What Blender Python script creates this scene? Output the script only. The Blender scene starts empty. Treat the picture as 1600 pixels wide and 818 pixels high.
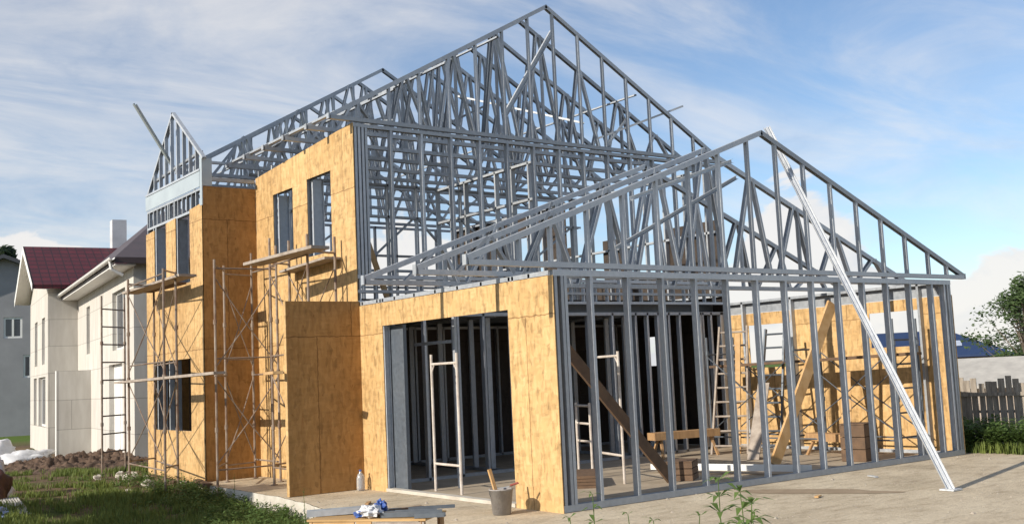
import bpy, math, random
from mathutils import Vector, Matrix
from mathutils import noise as mnoise
R = math.radians
random.seed(7)
scene = bpy.context.scene
COL = scene.collection

# ------------------------------------------------------------------ camera
cam = bpy.data.cameras.new('camera'); camo = bpy.data.objects.new('camera', cam); COL.objects.link(camo)
cr = Vector((0.80569621, -0.59060645, -0.04514031)); cu = Vector((-0.02543995, -0.11064109, 0.99353478)); cw = Vector((0.59178242, 0.79933884, 0.10416811))
camo.matrix_world = Matrix(((cr.x, cu.x, -cw.x, -8.4203), (cr.y, cu.y, -cw.y, -10.5303), (cr.z, cu.z, -cw.z, 1.7464), (0, 0, 0, 1)))
cam.sensor_width = 36; cam.lens = 36 * 1663.68 / 1600; cam.clip_end = 6000; cam.clip_start = .05
scene.camera = camo
CAM = Vector((-8.4203, -10.5303, 1.7464))

# ------------------------------------------------------------------ materials
def newmat(name):
    m = bpy.data.materials.new(name); m.use_nodes = True
    nt = m.node_tree; nt.nodes.clear()
    out = nt.nodes.new('ShaderNodeOutputMaterial'); b = nt.nodes.new('ShaderNodeBsdfPrincipled')
    nt.links.new(b.outputs[0], out.inputs[0])
    return m, nt, b
def N(nt, t, **kw):
    n = nt.nodes.new(t)
    for k, v in kw.items(): setattr(n, k, v)
    return n
def ramp(nt, fac, stops, interp='LINEAR'):
    r = N(nt, 'ShaderNodeValToRGB'); r.color_ramp.interpolation = interp
    while len(r.color_ramp.elements) > 1: r.color_ramp.elements.remove(r.color_ramp.elements[-1])
    r.color_ramp.elements[0].position = stops[0][0]; r.color_ramp.elements[0].color = (*stops[0][1], 1)
    for p, c in stops[1:]:
        e = r.color_ramp.elements.new(p); e.color = (*c, 1)
    nt.links.new(fac, r.inputs[0]); return r.outputs[0]
def mix(nt, fac, a, b, mode='MIX'):
    m = N(nt, 'ShaderNodeMix', data_type='RGBA', blend_type=mode)
    for s, v in ((m.inputs[0], fac), (m.inputs[6], a), (m.inputs[7], b)):
        if hasattr(v, 'is_output'): nt.links.new(v, s)
        elif isinstance(v, (int, float)): s.default_value = v
        else: s.default_value = (*v, 1)
    return m.outputs[2]
def noisen(nt, vec, scale, detail=4, rough=.55, dist=0):
    n = N(nt, 'ShaderNodeTexNoise'); n.inputs['Scale'].default_value = scale; n.inputs['Detail'].default_value = detail
    n.inputs['Roughness'].default_value = rough; n.inputs['Distortion'].default_value = dist
    nt.links.new(vec, n.inputs['Vector']); return n.outputs['Fac']
def geo_pos(nt): return N(nt, 'ShaderNodeNewGeometry').outputs['Position']
def mapping(nt, vec, scale=(1, 1, 1), rot=(0, 0, 0)):
    m = N(nt, 'ShaderNodeMapping'); m.inputs['Scale'].default_value = scale; m.inputs['Rotation'].default_value = rot
    nt.links.new(vec, m.inputs['Vector']); return m.outputs[0]
def bump(nt, b, h, strength=.3, dist=.02):
    n = N(nt, 'ShaderNodeBump'); n.inputs['Strength'].default_value = strength; n.inputs['Distance'].default_value = dist
    nt.links.new(h, n.inputs['Height']); nt.links.new(n.outputs[0], b.inputs['Normal'])
def simple(name, c1, c2=None, scale=3, rough=.7, metal=0, bmp=0, vscale=(1, 1, 1), rnd=0, spec=.5, detail=5):
    m, nt, b = newmat(name)
    v = mapping(nt, geo_pos(nt), vscale)
    f = noisen(nt, v, scale, detail)
    c2 = c2 or tuple(x * .75 for x in c1)
    col = ramp(nt, f, [(.3, c2), (.7, c1)])
    if rnd:
        oi = N(nt, 'ShaderNodeObjectInfo')
        mr = N(nt, 'ShaderNodeMapRange'); mr.inputs[3].default_value = 1 - rnd; mr.inputs[4].default_value = 1 + rnd
        nt.links.new(oi.outputs['Random'], mr.inputs[0])
        hv = N(nt, 'ShaderNodeHueSaturation'); nt.links.new(mr.outputs[0], hv.inputs['Value']); nt.links.new(col, hv.inputs['Color']); col = hv.outputs[0]
    nt.links.new(col, b.inputs['Base Color'])
    b.inputs['Roughness'].default_value = rough; b.inputs['Metallic'].default_value = metal
    b.inputs['Specular IOR Level'].default_value = spec
    if bmp: bump(nt, b, noisen(nt, v, scale * 6, 4), bmp, .02)
    return m

def osb_material(name, tint, dark):
    m, nt, b = newmat(name)
    sx = N(nt, 'ShaderNodeSeparateXYZ'); nt.links.new(geo_pos(nt), sx.inputs[0])
    ad = N(nt, 'ShaderNodeMath', operation='ADD'); nt.links.new(sx.outputs[0], ad.inputs[0]); nt.links.new(sx.outputs[1], ad.inputs[1])
    cx = N(nt, 'ShaderNodeCombineXYZ'); nt.links.new(ad.outputs[0], cx.inputs[0]); nt.links.new(sx.outputs[2], cx.inputs[1])
    uv = cx.outputs[0]
    dn = N(nt, 'ShaderNodeTexNoise'); dn.inputs['Scale'].default_value = 9; nt.links.new(uv, dn.inputs['Vector'])
    ofs = N(nt, 'ShaderNodeVectorMath', operation='SCALE'); ofs.inputs[3].default_value = .04; nt.links.new(dn.outputs['Color'], ofs.inputs[0])
    addv = N(nt, 'ShaderNodeVectorMath', operation='ADD'); nt.links.new(uv, addv.inputs[0]); nt.links.new(ofs.outputs[0], addv.inputs[1])
    def flakes(sc, rot):
        v = N(nt, 'ShaderNodeTexVoronoi', voronoi_dimensions='2D'); v.inputs['Scale'].default_value = 1
        nt.links.new(mapping(nt, addv.outputs[0], sc, (0, 0, rot)), v.inputs['Vector'])
        s = N(nt, 'ShaderNodeSeparateColor'); nt.links.new(v.outputs['Color'], s.inputs[0]); return s.outputs[0]
    f1 = flakes((26, 8, 1), .25); f2 = flakes((20, 7, 1), -.4); f3 = flakes((9, 26, 1), .5)
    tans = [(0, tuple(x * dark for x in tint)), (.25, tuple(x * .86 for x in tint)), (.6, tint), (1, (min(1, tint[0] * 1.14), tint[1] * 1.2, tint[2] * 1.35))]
    c = mix(nt, .42, ramp(nt, f1, tans), ramp(nt, f2, tans)); c = mix(nt, .25, c, ramp(nt, f3, tans))
    # sheet to sheet tone, sheet joints, vertical water stains, dark knots
    br = N(nt, 'ShaderNodeTexBrick'); br.offset = .5; br.inputs['Scale'].default_value = 1
    br.inputs['Brick Width'].default_value = 1.25; br.inputs['Row Height'].default_value = 2.5; br.inputs['Mortar Size'].default_value = .009
    br.inputs['Color1'].default_value = (1, 1, 1, 1); br.inputs['Color2'].default_value = (.82, .78, .74, 1); br.inputs['Mortar'].default_value = (.32, .25, .2, 1)
    nt.links.new(mapping(nt, addv.outputs[0]), br.inputs['Vector'])
    c = mix(nt, .7, c, br.outputs[0], 'MULTIPLY')
    st = noisen(nt, mapping(nt, uv, (5, .7, 1)), 1.6, 5, .6)
    c = mix(nt, .8, c, ramp(nt, st, [(.27, (.66, .56, .46)), (.42, (1, 1, 1)), (1, (1.04, 1.03, 1.02))]), 'MULTIPLY')
    big = noisen(nt, uv, .8, 3)
    c = mix(nt, .5, c, ramp(nt, big, [(.3, (.8, .74, .66)), (.65, (1.05, 1.05, 1.05))]), 'MULTIPLY')
    kn = noisen(nt, mapping(nt, uv, (3, 1.4, 1)), 5, 2, .5)
    c = mix(nt, .55, c, ramp(nt, kn, [(.24, (.45, .33, .24)), (.31, (1, 1, 1))]), 'MULTIPLY')
    nt.links.new(c, b.inputs['Base Color']); b.inputs['Roughness'].default_value = .62; b.inputs['Specular IOR Level'].default_value = .3
    bump(nt, b, f1, .12, .004)
    return m

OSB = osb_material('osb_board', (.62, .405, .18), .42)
OSB_D = osb_material('osb_board_painted_shade', (.43, .235, .078), .58)  # OSB with the shade of faces turned from the sun put into its colour
OSB_K = osb_material('osb_board_interior_shade', (.065, .05, .04), .6)  # OSB coloured nearly black to stand in for the dim house interior

def steel_material(name, base, rough=.42, metal=.55):
    m, nt, b = newmat(name)
    p = geo_pos(nt)
    f = noisen(nt, p, 14, 5, .6); g = noisen(nt, p, 1.3, 3)
    c = ramp(nt, f, [(.3, tuple(x * .86 for x in base)), (.7, tuple(x * 1.08 for x in base))])
    c = mix(nt, .6, c, ramp(nt, g, [(.3, (.78, .8, .84)), (.7, (1.08, 1.06, 1.02))]), 'MULTIPLY')
    oi = N(nt, 'ShaderNodeObjectInfo')
    mr = N(nt, 'ShaderNodeMapRange'); mr.inputs[3].default_value = .74; mr.inputs[4].default_value = 1.2
    nt.links.new(oi.outputs['Random'], mr.inputs[0])
    hv = N(nt, 'ShaderNodeHueSaturation'); nt.links.new(mr.outputs[0], hv.inputs['Value']); nt.links.new(c, hv.inputs['Color'])
    nt.links.new(hv.outputs[0], b.inputs['Base Color'])
    b.inputs['Metallic'].default_value = metal
    nt.links.new(ramp(nt, f, [(.3, (rough - .08,) * 3), (.7, (rough + .15,) * 3)]), b.inputs['Roughness'])
    return m
STEEL = steel_material('galvanised_steel', (.43, .455, .485), .42, .25)
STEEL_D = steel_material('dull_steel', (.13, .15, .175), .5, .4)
STEEL_W = steel_material('new_galvanised_steel', (.58, .60, .62), .42, .35)
FASCIA = simple('fascia_sheet', (.50, .56, .58), (.42, .47, .50), 2, .45, .3)
TUBE = simple('scaffold_tube', (.31, .26, .21), (.17, .10, .065), 6, .6, .2, rnd=.15)
TUBE_W = simple('painted_scaffold_tube', (.62, .56, .50), (.45, .38, .32), 9, .6, 0)
TUBE_R = simple('red_tube', (.30, .07, .05), None, 6, .6)
WOOD = simple('sawn_timber', (.46, .28, .13), (.30, .17, .08), 5, .75, 0, .2, (4, 4, .6))
WOOD_L = simple('fresh_timber', (.58, .38, .19), (.45, .26, .10), 6, .75, 0, .15)
WOOD_D = simple('old_timber', (.17, .10, .055), (.10, .062, .038), 6, .8, 0, .2)
WOOD_G = simple('grey_plank', (.42, .36, .30), (.26, .21, .17), 7, .8, 0, .25)
CONC = simple('pale_concrete', (.56, .52, .45), (.40, .36, .30), 3.5, .9, 0, .4)
STUCCO_L = simple('grey_block_wall', (.50, .49, .46), (.44, .43, .40), 1.2, .9, 0, .15)
WHITE = simple('white_paint', (.78, .77, .74), (.70, .69, .66), 2, .5)
DARKWIN = simple('dark_glass', (.045, .05, .065), (.03, .035, .045), 2, .12, 0, 0, spec=.8)
PLASTIC = simple('white_sack', (.66, .66, .66), (.5, .5, .52), 3, .6, 0, .5)
BARK = simple('bark', (.22, .18, .14), (.12, .09, .07), 6, .9, 0, .5)

def blockwall():
    m, nt, b = newmat('aerated_block_wall')
    sx = N(nt, 'ShaderNodeSeparateXYZ'); nt.links.new(N(nt, 'ShaderNodeTexCoord').outputs['Object'], sx.inputs[0])
    ad = N(nt, 'ShaderNodeMath', operation='ADD'); nt.links.new(sx.outputs[0], ad.inputs[0]); nt.links.new(sx.outputs[1], ad.inputs[1])
    cx = N(nt, 'ShaderNodeCombineXYZ'); nt.links.new(ad.outputs[0], cx.inputs[0]); nt.links.new(sx.outputs[2], cx.inputs[1])
    br = N(nt, 'ShaderNodeTexBrick'); br.inputs['Scale'].default_value = 1; br.inputs['Brick Width'].default_value = 1.9; br.inputs['Row Height'].default_value = .95
    br.inputs['Mortar Size'].default_value = .012; br.inputs['Color1'].default_value = (.57, .545, .50, 1); br.inputs['Color2'].default_value = (.53, .505, .465, 1); br.inputs['Mortar'].default_value = (.36, .34, .31, 1)
    nt.links.new(cx.outputs[0], br.inputs['Vector'])
    g = noisen(nt, mapping(nt, cx.outputs[0], (3, .6, 1)), 1.4, 5)
    c = mix(nt, .8, br.outputs[0], ramp(nt, g, [(.3, (.82, .8, .77)), (.65, (1.05, 1.05, 1.04))]), 'MULTIPLY')
    nt.links.new(c, b.inputs['Base Color']); b.inputs['Roughness'].default_value = .92
    return m
BLOCK = blockwall()
def tileroof(name, c1, c2, mort):
    m, nt, b = newmat(name)
    tc = N(nt, 'ShaderNodeTexCoord').outputs['Object']
    sx = N(nt, 'ShaderNodeSeparateXYZ'); nt.links.new(tc, sx.inputs[0])
    cx = N(nt, 'ShaderNodeCombineXYZ'); nt.links.new(sx.outputs[0], cx.inputs[0]); nt.links.new(sx.outputs[2], cx.inputs[1])
    br = N(nt, 'ShaderNodeTexBrick'); br.offset = 0; br.inputs['Scale'].default_value = 1; br.inputs['Brick Width'].default_value = .3; br.inputs['Row Height'].default_value = .19
    br.inputs['Mortar Size'].default_value = .022; br.inputs['Color1'].default_value = (*c1, 1); br.inputs['Color2'].default_value = (*c2, 1); br.inputs['Mortar'].default_value = (*mort, 1)
    nt.links.new(cx.outputs[0], br.inputs['Vector'])
    nt.links.new(br.outputs[0], b.inputs['Base Color']); b.inputs['Roughness'].default_value = .5
    return m
RED = tileroof('red_tile_roof', (.10, .009, .014), (.07, .007, .011), (.03, .004, .006))
BROWN = simple('brown_roof_metal', (.075, .05, .05), (.05, .035, .035), 3, .5)
BLUE = simple('blue_metal_roof', (.03, .055, .13), (.025, .045, .11), 2, .4, .2)
GREYWALL = simple('plain_grey_wall', (.30, .30, .31), (.25, .25, .26), 1.2, .9)  # even grey, the far house's own wall colour
DARKROOF = simple('dark_grey_roof', (.07, .075, .085), None, 3, .8)
ASBEST = simple('pale_roof_sheet', (.46, .44, .40), (.34, .325, .30), 4, .9)
PICKET = simple('weathered_picket', (.38, .33, .27), (.19, .16, .13), 5, .9, 0, .3, (5, 5, .7))
SOIL = simple('turned_soil', (.15, .095, .062), (.05, .03, .02), 9, 1, 0, 1)
BUCKET = simple('cement_crusted_bucket', (.36, .34, .32), (.24, .22, .21), 9, .7, 0, .4)
BLUEP = simple('blue_plastic', (.05, .11, .36), None, 8, .4)
RUST = simple('rusty_brown_wrap', (.09, .035, .025), (.035, .015, .012), 7, .6, 0, .4)
def leafmat(name, c1, c2):
    m, nt, b = newmat(name)
    f = noisen(nt, geo_pos(nt), 2.2, 6, .7)
    nt.links.new(ramp(nt, f, [(.32, c2), (.68, c1)]), b.inputs['Base Color'])
    b.inputs['Roughness'].default_value = .6; b.inputs['Specular IOR Level'].default_value = .2
    tr = N(nt, 'ShaderNodeBsdfTranslucent'); tr.inputs[0].default_value = (*c1, 1)
    ms = N(nt, 'ShaderNodeMixShader'); ms.inputs[0].default_value = .3
    out = [n for n in nt.nodes if n.type == 'OUTPUT_MATERIAL'][0]
    nt.links.new(b.outputs[0], ms.inputs[1]); nt.links.new(tr.outputs[0], ms.inputs[2]); nt.links.new(ms.outputs[0], out.inputs[0])
    return m
LEAF = leafmat('tree_leaf', (.10, .15, .055), (.035, .06, .025))
LEAF_D = leafmat('dark_tree_leaf', (.045, .07, .035), (.02, .035, .018))
GRASS = leafmat('grass_blade', (.20, .24, .06), (.09, .13, .035))
WEED = leafmat('weed_leaf', (.15, .22, .06), (.07, .12, .035))
BOTTLE, _nt, _b = newmat('clear_plastic')
_b.inputs['Base Color'].default_value = (.75, .8, .85, 1); _b.inputs['Transmission Weight'].default_value = .7; _b.inputs['Roughness'].default_value = .15

# ------------------------------------------------------------------ mesh builder
class MB:
    def __init__(s): s.v = []; s.f = []
    def quad(s, a, b, c, d):
        n = len(s.v); s.v += [tuple(a), tuple(b), tuple(c), tuple(d)]; s.f.append((n, n+1, n+2, n+3)); return s
    def poly(s, pts):
        n = len(s.v); s.v += [tuple(p) for p in pts]; s.f.append(tuple(range(n, n+len(pts)))); return s
    def box(s, x0, x1, y0, y1, z0, z1):
        n = len(s.v)
        s.v += [(x0,y0,z0),(x1,y0,z0),(x1,y1,z0),(x0,y1,z0),(x0,y0,z1),(x1,y0,z1),(x1,y1,z1),(x0,y1,z1)]
        s.f += [tuple(n+i for i in q) for q in ((0,3,2,1),(4,5,6,7),(0,1,5,4),(1,2,6,5),(2,3,7,6),(3,0,4,7))]; return s
    def prism(s, prof, p0, p1, ref):
        """extrude profile [(a,b)] along p0-p1; a along ref (made perpendicular), b along the third axis"""
        p0, p1, ref = Vector(p0), Vector(p1), Vector(ref)
        ax = (p1 - p0).normalized(); sd = (ref - ax * ref.dot(ax)).normalized(); th = ax.cross(sd)
        n = len(s.v); k = len(prof)
        for p in (p0, p1):
            for a, b in prof: s.v.append(tuple(p + sd * a + th * b))
        for i in range(k):
            j = (i + 1) % k; s.f.append((n+i, n+j, n+k+j, n+k+i))
        s.f.append(tuple(n+i for i in reversed(range(k)))); s.f.append(tuple(n+k+i for i in range(k))); return s
    def bar(s, p0, p1, w, d, ref=(0, 0, 1)):
        w /= 2; d /= 2; return s.prism([(-w,-d),(w,-d),(w,d),(-w,d)], p0, p1, ref)
    def chan(s, p0, p1, w, d, ref, t=.004):
        """C channel: web of width w across th, flanges d deep towards +ref"""
        h = w / 2
        return s.prism([(0,-h),(d,-h),(d,-h+t),(t,-h+t),(t,h-t),(d,h-t),(d,h),(0,h)], p0, p1, ref)
    def tube(s, p0, p1, r, k=8, r1=None):
        p0, p1 = Vector(p0), Vector(p1); r1 = r if r1 is None else r1
        ax = (p1 - p0).normalized(); sd = ax.orthogonal().normalized(); th = ax.cross(sd); n = len(s.v)
        for p, rr in ((p0, r), (p1, r1)):
            for i in range(k):
                a = 2*math.pi*i/k; s.v.append(tuple(p + (sd*math.cos(a) + th*math.sin(a))*rr))
        for i in range(k):
            j = (i+1) % k; s.f.append((n+i, n+j, n+k+j, n+k+i))
        s.f.append(tuple(n+i for i in reversed(range(k)))); s.f.append(tuple(n+k+i for i in range(k))); return s
    def lathe(s, c, prof, k=20):
        n = len(s.v); c = Vector(c)
        for r, z in prof:
            for i in range(k):
                a = 2*math.pi*i/k; s.v.append((c.x + r*math.cos(a), c.y + r*math.sin(a), c.z + z))
        for q in range(len(prof)-1):
            for i in range(k):
                j = (i+1) % k; s.f.append((n+q*k+i, n+q*k+j, n+(q+1)*k+j, n+(q+1)*k+i))
        return s
    def build(s, name, mat, parent=None, smooth=False):
        me = bpy.data.meshes.new(name); me.from_pydata(s.v, [], s.f); me.update()
        o = bpy.data.objects.new(name, me); COL.objects.link(o); me.materials.append(mat)
        if smooth:
            for p in me.polygons: p.use_smooth = True
        if parent: o.parent = parent
        return o
def tag(o, label=None, cat=None, group=None, kind=None):
    for k, v in (('label', label), ('category', cat), ('group', group), ('kind', kind)):
        if v: o[k] = v
    return o
def empty(name, label, cat, group=None):
    """an Empty at the origin: children keep world coordinates (moved to the base afterwards)"""
    o = bpy.data.objects.new(name, None); COL.objects.link(o); tag(o, label, cat, group); return o
def wall(mb, us, vs, holes, fn, th, nrm):
    """wall of cells between breakpoints, minus holes (u0,u1,v0,v1); fn(u,v)->point of the outer face, nrm*th goes inwards"""
    us = sorted(set(us + [h[i] for h in holes for i in (0, 1)])); vs = sorted(set(vs + [h[i] for h in holes for i in (2, 3)]))
    nrm = Vector(nrm)
    def solid(i, j):
        if i < 0 or j < 0 or i >= len(us)-1 or j >= len(vs)-1: return False
        u, v = (us[i]+us[i+1])/2, (vs[j]+vs[j+1])/2
        return not any(h[0] < u < h[1] and h[2] < v < h[3] for h in holes)
    P = lambda u, v, d: Vector(fn(u, v)) + nrm*th*d
    for i in range(len(us)-1):
        for j in range(len(vs)-1):
            if not solid(i, j): continue
            a, b, c, d = us[i], us[i+1], vs[j], vs[j+1]
            mb.quad(P(a,c,0), P(b,c,0), P(b,d,0), P(a,d,0)); mb.quad(P(a,c,1), P(a,d,1), P(b,d,1), P(b,c,1))
            if not solid(i-1, j): mb.quad(P(a,c,0), P(a,d,0), P(a,d,1), P(a,c,1))
            if not solid(i+1, j): mb.quad(P(b,c,0), P(b,c,1), P(b,d,1), P(b,d,0))
            if not solid(i, j-1): mb.quad(P(a,c,0), P(a,c,1), P(b,c,1), P(b,c,0))
            if not solid(i, j+1): mb.quad(P(a,d,0), P(b,d,0), P(b,d,1), P(a,d,1))
    return mb

# ================================================================== THE HOUSE
house = empty('steel_frame_house', 'half built two storey house of galvanised steel framing with osb boards and open roof trusses', 'house under construction')

def frame_part(name, mb, label=None, mat=STEEL):
    o = mb.build(name, mat, house)
    if label: o['label'] = label
    return o
def stud(parent, p, z0, z1, along, w=.1, d=.045, mat=STEEL, name='stud'):
    """C stud standing at p(x,y), web square to 'along'"""
    m = MB(); m.chan((p[0], p[1], z0), (p[0], p[1], z1), w, d, along)
    return m.build(name, mat, parent)
EPS = .004
# ---- garage gable wall (Y = 0 .. .1), x 0..9
t = MB()
t.chan((.015, .05, .0), (9.0, .05, .0), .104, .085, (0, 0, 1)); t.chan((.015, .05, 3.04), (9.0, .05, 3.04), .104, .08, (0, 0, -1))
gw = frame_part('wall_frame', t, 'long open stud wall at the front of the garage')
gx = [.63 + .648*k for k in range(13)]
for x in gx: stud(gw, (x, .05), .006, 3.034, (1, 0, 0))
for x, dr in ((.03, 1), (.135, 1), (.235, -1), (8.83, -1), (8.885, 1), (8.945, 1)): stud(gw, (x, .05), .006, 3.034, (dr, 0, 0))
# ---- garage left wall frame (X 0.015..0.115) behind the boards
t = MB()
t.chan((.068, .106, 3.04), (.068, 5.19, 3.04), .1, .06, (0, 0, -1)); t.chan((.068, .106, .0), (.068, .96, .0), .1, .05, (0, 0, 1)); t.chan((.068, 4.5, 0), (.068, 5.19, .0), .1, .05, (0, 0, 1))
t.chan((.068, .97, 2.63), (.068, 4.48, 2.63), .1, .05, (0, 0, 1))
lw = frame_part('wall_frame', t, 'stud wall behind the boards of the garage doorway side')
for y, dr in ((.5, 1), (.86, 1), (.94, 1), (4.42, -1), (4.5, -1), (4.56, 1), (5.1, -1)): stud(lw, (.068, y), .006, 3.034, (0, dr, 0))
for y in (1.6, 2.2, 2.8, 3.4, 4.0): stud(lw, (.068, y), 2.69, 3.034, (0, 1, 0))
# ---- garage right wall (X=9) boards with two window openings; boards outside, studs inside
m = MB(); wall(m, [0, 5.2], [.0, 2.78], [(3.5, 4.7, 1.64), (.62, 1.72, 1.92)] and [(3.5, 4.7, 1.64, 2.53), (.62, 1.72, 1.92, 2.57)], lambda u, v: (9.02, u, v), .012, (-1, 0, 0)); frame_part('osb_sheathing', m, 'board lining of the far side wall of the garage with two window openings', OSB)
t = MB(); t.chan((8.95, .12, 3.04), (8.95, 5.19, 3.04), .1, .05, (0, 0, -1)); t.chan((8.95, .12, 0), (8.95, 5.19, 0), .1, .05, (0, 0, 1)); t.box(9.012, 9.02, .02, 5.2, 2.79, 3.03)
rw = frame_part('wall_frame', t, 'stud wall carrying the far side wall of the garage')
for y in (.58, 1.76, 2.35, 3.46, 4.74): stud(rw, (8.95, y), .006, 3.034, (0, 1, 0))
# ---- main house front wall, Y = 5.2 ..5.3
t = MB()
t.chan((.015, 5.25, 0), (9.0, 5.25, 0), .1, .05, (0, 0, 1)); t.chan((.015, 5.25, 2.86), (9.0, 5.25, 2.86), .1, .06, (0, 0, -1)); t.chan((.015, 5.25, 3.02), (9.0, 5.25, 3.02), .106, .05, (0, 0, 1))
t.chan((.015, 5.25, 3.2), (9.0, 5.25, 3.2), .1, .05, (0, 0, 1)); t.chan((.015, 5.25, 3.44), (9.0, 5.25, 3.44), .106, .06, (0, 0, 1))
fw = frame_part('wall_frame', t, 'dark ground floor stud wall at the back of the garage')
for i in range(15): stud(fw, (.03 + i*.62, 5.25), .006, 2.85, (1, 0, 0))
for x in (2.0, 3.3, 6.6, 7.2, 8.2, 8.45, 8.8, 8.93): stud(fw, (x, 5.25), .006, 2.85, (-1, 0, 0))
for i in range(30): stud(fw, (.05 + i*.305, 5.25), 3.03, 3.43, (1, 0, 0), .08, .03)
t = MB(); t.chan((.015, 5.25, 6.08), (9.0, 5.25, 6.08), .106, .06, (0, 0, -1))
fw2 = frame_part('wall_frame', t, 'open upper storey stud wall facing the garage roof')
for i in range(15): stud(fw2, (.10 + i*.625, 5.25), 3.5, 6.075, (1, 0, 0))
for x in (.03, .17, .235, 8.9, 8.97): stud(fw2, (x, 5.25), 3.5, 6.075, (1, 0, 0))
# ---- OSB on the sunlit left side
m = MB(); wall(m, [0, 5.2], [0, 2.97], [(.99, 4.4, -.1, 2.6)], lambda u, v: (0, u, v), .012, (1, 0, 0)); frame_part('osb_sheathing', m, 'sunlit boards round the wide garage doorway', OSB)
m = MB(); m.box(-.02, .11, .99, 4.4, .0, .05); frame_part('door_sill', m, 'pale concrete sill of the garage doorway', CONC)
MW = [(7.62, 8.50, 4.08, 5.38), (6.06, 7.01, 4.0, 5.42)]
slits = [(5.2 + d, 5.2 + d + .035, 5.72, 6.2) for d in (.92, 1.55, 1.98, 3.0)]
def top(u, v): return (0, u, min(v, 6.09 - .06*(u - 5.2)) if v > 5.8 else v)
m = MB(); wall(m, [5.2, 9.33], [-.05, 3.0, 6.1], MW, top, .012, (1, 0, 0)); frame_part('osb_sheathing', m, 'tall sunlit boards with two upper windows above the porch', OSB)
wf = MB()
for y in (5.35, 6.0, 7.06, 7.56, 8.56, 9.2): wf.chan((.066, y, -.02), (.066, y, 5.98), .1, .045, (0, 1, 0))
for h in MW:
    wf.chan((.07, h[0]-.05, h[2]-.05), (.07, h[1]+.05, h[2]-.05), .1, .045, (0, 0, 1)); wf.chan((.07, h[0]-.05, h[3]+.05), (.07, h[1]+.05, h[3]+.05), .1, .045, (0, 0, -1))
wf.chan((.066, 5.31, 6.07), (.066, 9.3, 5.84), .1, .05, (0, 0, -1)); frame_part('wall_frame', wf, 'stud frame behind the two upper windows')
for h in MW:
    m = MB()
    m.chan((.2, h[1]-.012, h[2]), (.2, h[1]-.012, h[3]), .22, .05, (0, -1, 0))
    m.build('window_lining', STEEL, house)
frame_part('jamb_post', MB().chan((.14, 4.20, .006), (.14, 4.20, 2.6), .40, .06, (1, 0, 0)), 'wide steel post, coloured dark for shade, inside the left of the doorway', STEEL_D)  # dark steel colour stands in for the shade on this post
frame_part('jamb_post', MB().chan((.9, 3.72, .006), (.9, 3.72, 2.85), .06, .05, (1, 0, 0)))
frame_part('cross_rail', MB().chan((.9, 3.75, 2.28), (.9, 4.9, 2.28), .05, .05, (0, 0, 1)))
# ---- projecting bay
BW = [(11.45, 12.2, 3.9, 5.3), (10.03, 10.86, 3.83, 5.3), (10.07, 12.2, .92, 2.33)]
def btop(u, v): return (-1.1, u, 5.30 - .055*(u - 9.33) if v > 5.2 else v)
m = MB(); wall(m, [9.33, 12.75], [-.05, 2.5, 5.3], BW, btop, .012, (1, 0, 0)); frame_part('osb_sheathing', m, 'sunlit boards of the projecting bay with two narrow windows over a wide one', OSB)
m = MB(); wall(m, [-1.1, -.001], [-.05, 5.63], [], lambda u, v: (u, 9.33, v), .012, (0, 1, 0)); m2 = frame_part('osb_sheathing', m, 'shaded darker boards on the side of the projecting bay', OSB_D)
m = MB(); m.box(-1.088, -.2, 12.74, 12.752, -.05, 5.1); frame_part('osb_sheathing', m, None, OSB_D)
b = MB()
for y in (9.4, 9.95, 10.94, 11.36, 12.28, 12.68): b.chan((-1.03, y, 0), (-1.03, y, 5.62), .1, .045, (0, 1, 0))
for z, dr in ((5.62, -1), (5.2, 1), (3.78, 1), (2.42, -1), (.86, 1)): b.chan((-1.03, 9.36, z), (-1.03, 12.72, z), .106, .05, (0, 0, dr))
bf = frame_part('wall_frame', b, 'stud frame of the projecting bay')
for i in range(13): stud(bf, (-1.05, 9.45 + i*.26), 5.26, 5.6, (0, 1, 0), .06, .03)
for y in (10.86, 12.2): stud(bf, (-.97, y - .02), 3.85, 5.2, (0, -1, 0), .22, .05)
stud(bf, (-.97, 12.18), .9, 2.36, (0, -1, 0), .2, .05)
m = MB(); m.box(-1.115, -1.10, 9.42, 12.72, 5.63, 5.93); m.box(-1.108, -1.09, 9.3, 9.42, 5.25, 6.2); m.box(-1.10, -.9, 9.31, 9.325, 5.635, 6.18)
frame_part('fascia', m, 'pale blue grey metal band over the bay', FASCIA)
frame_part('header', MB().chan((-1.05, 9.36, 5.74), (-.02, 9.36, 5.74), .08, .07, (0, 0, 1)))
# bay gable frame (X = -1.08), peak
g = MB(); pk = (-1.08, 10.95, 7.45); le = (-1.08, 12.62, 5.98); re = (-1.08, 9.22, 6.18)
g.chan(re, pk, .08, .05, (0, 0, -1)); g.chan(pk, le, .08, .05, (0, 0, -1)); g.chan((-1.08, 9.4, 5.94), (-1.08, 12.7, 5.94), .09, .04, (0, 0, 1))
bg = frame_part('gable_frame', g, 'small steep open gable over the bay')
for i in range(9):
    y = 9.6 + i*.36
    zt = 6.18 + (y-9.22)*(7.45-6.18)/(10.95-9.22) if y < 10.95 else 7.45 - (y-10.95)*(7.45-5.98)/(12.62-10.95)
    if zt > 6.05: stud(bg, (-1.08, y), 5.98, zt - .01, (0, 1, 0), .07, .04)
# rafters of the bay roof running back
for y, z in ((9.9, 6.25),):
    MB().chan((-1.03, y, z), (.3, y, z), .07, .05, (0, 0, -1)).build('rafter', STEEL, bg)
MB().chan((-1.03, 9.5, 6.32), (-1.03, 12.3, 6.2), .06, .05, (0, 0, 1)).build('rail', STEEL, bg)

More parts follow.
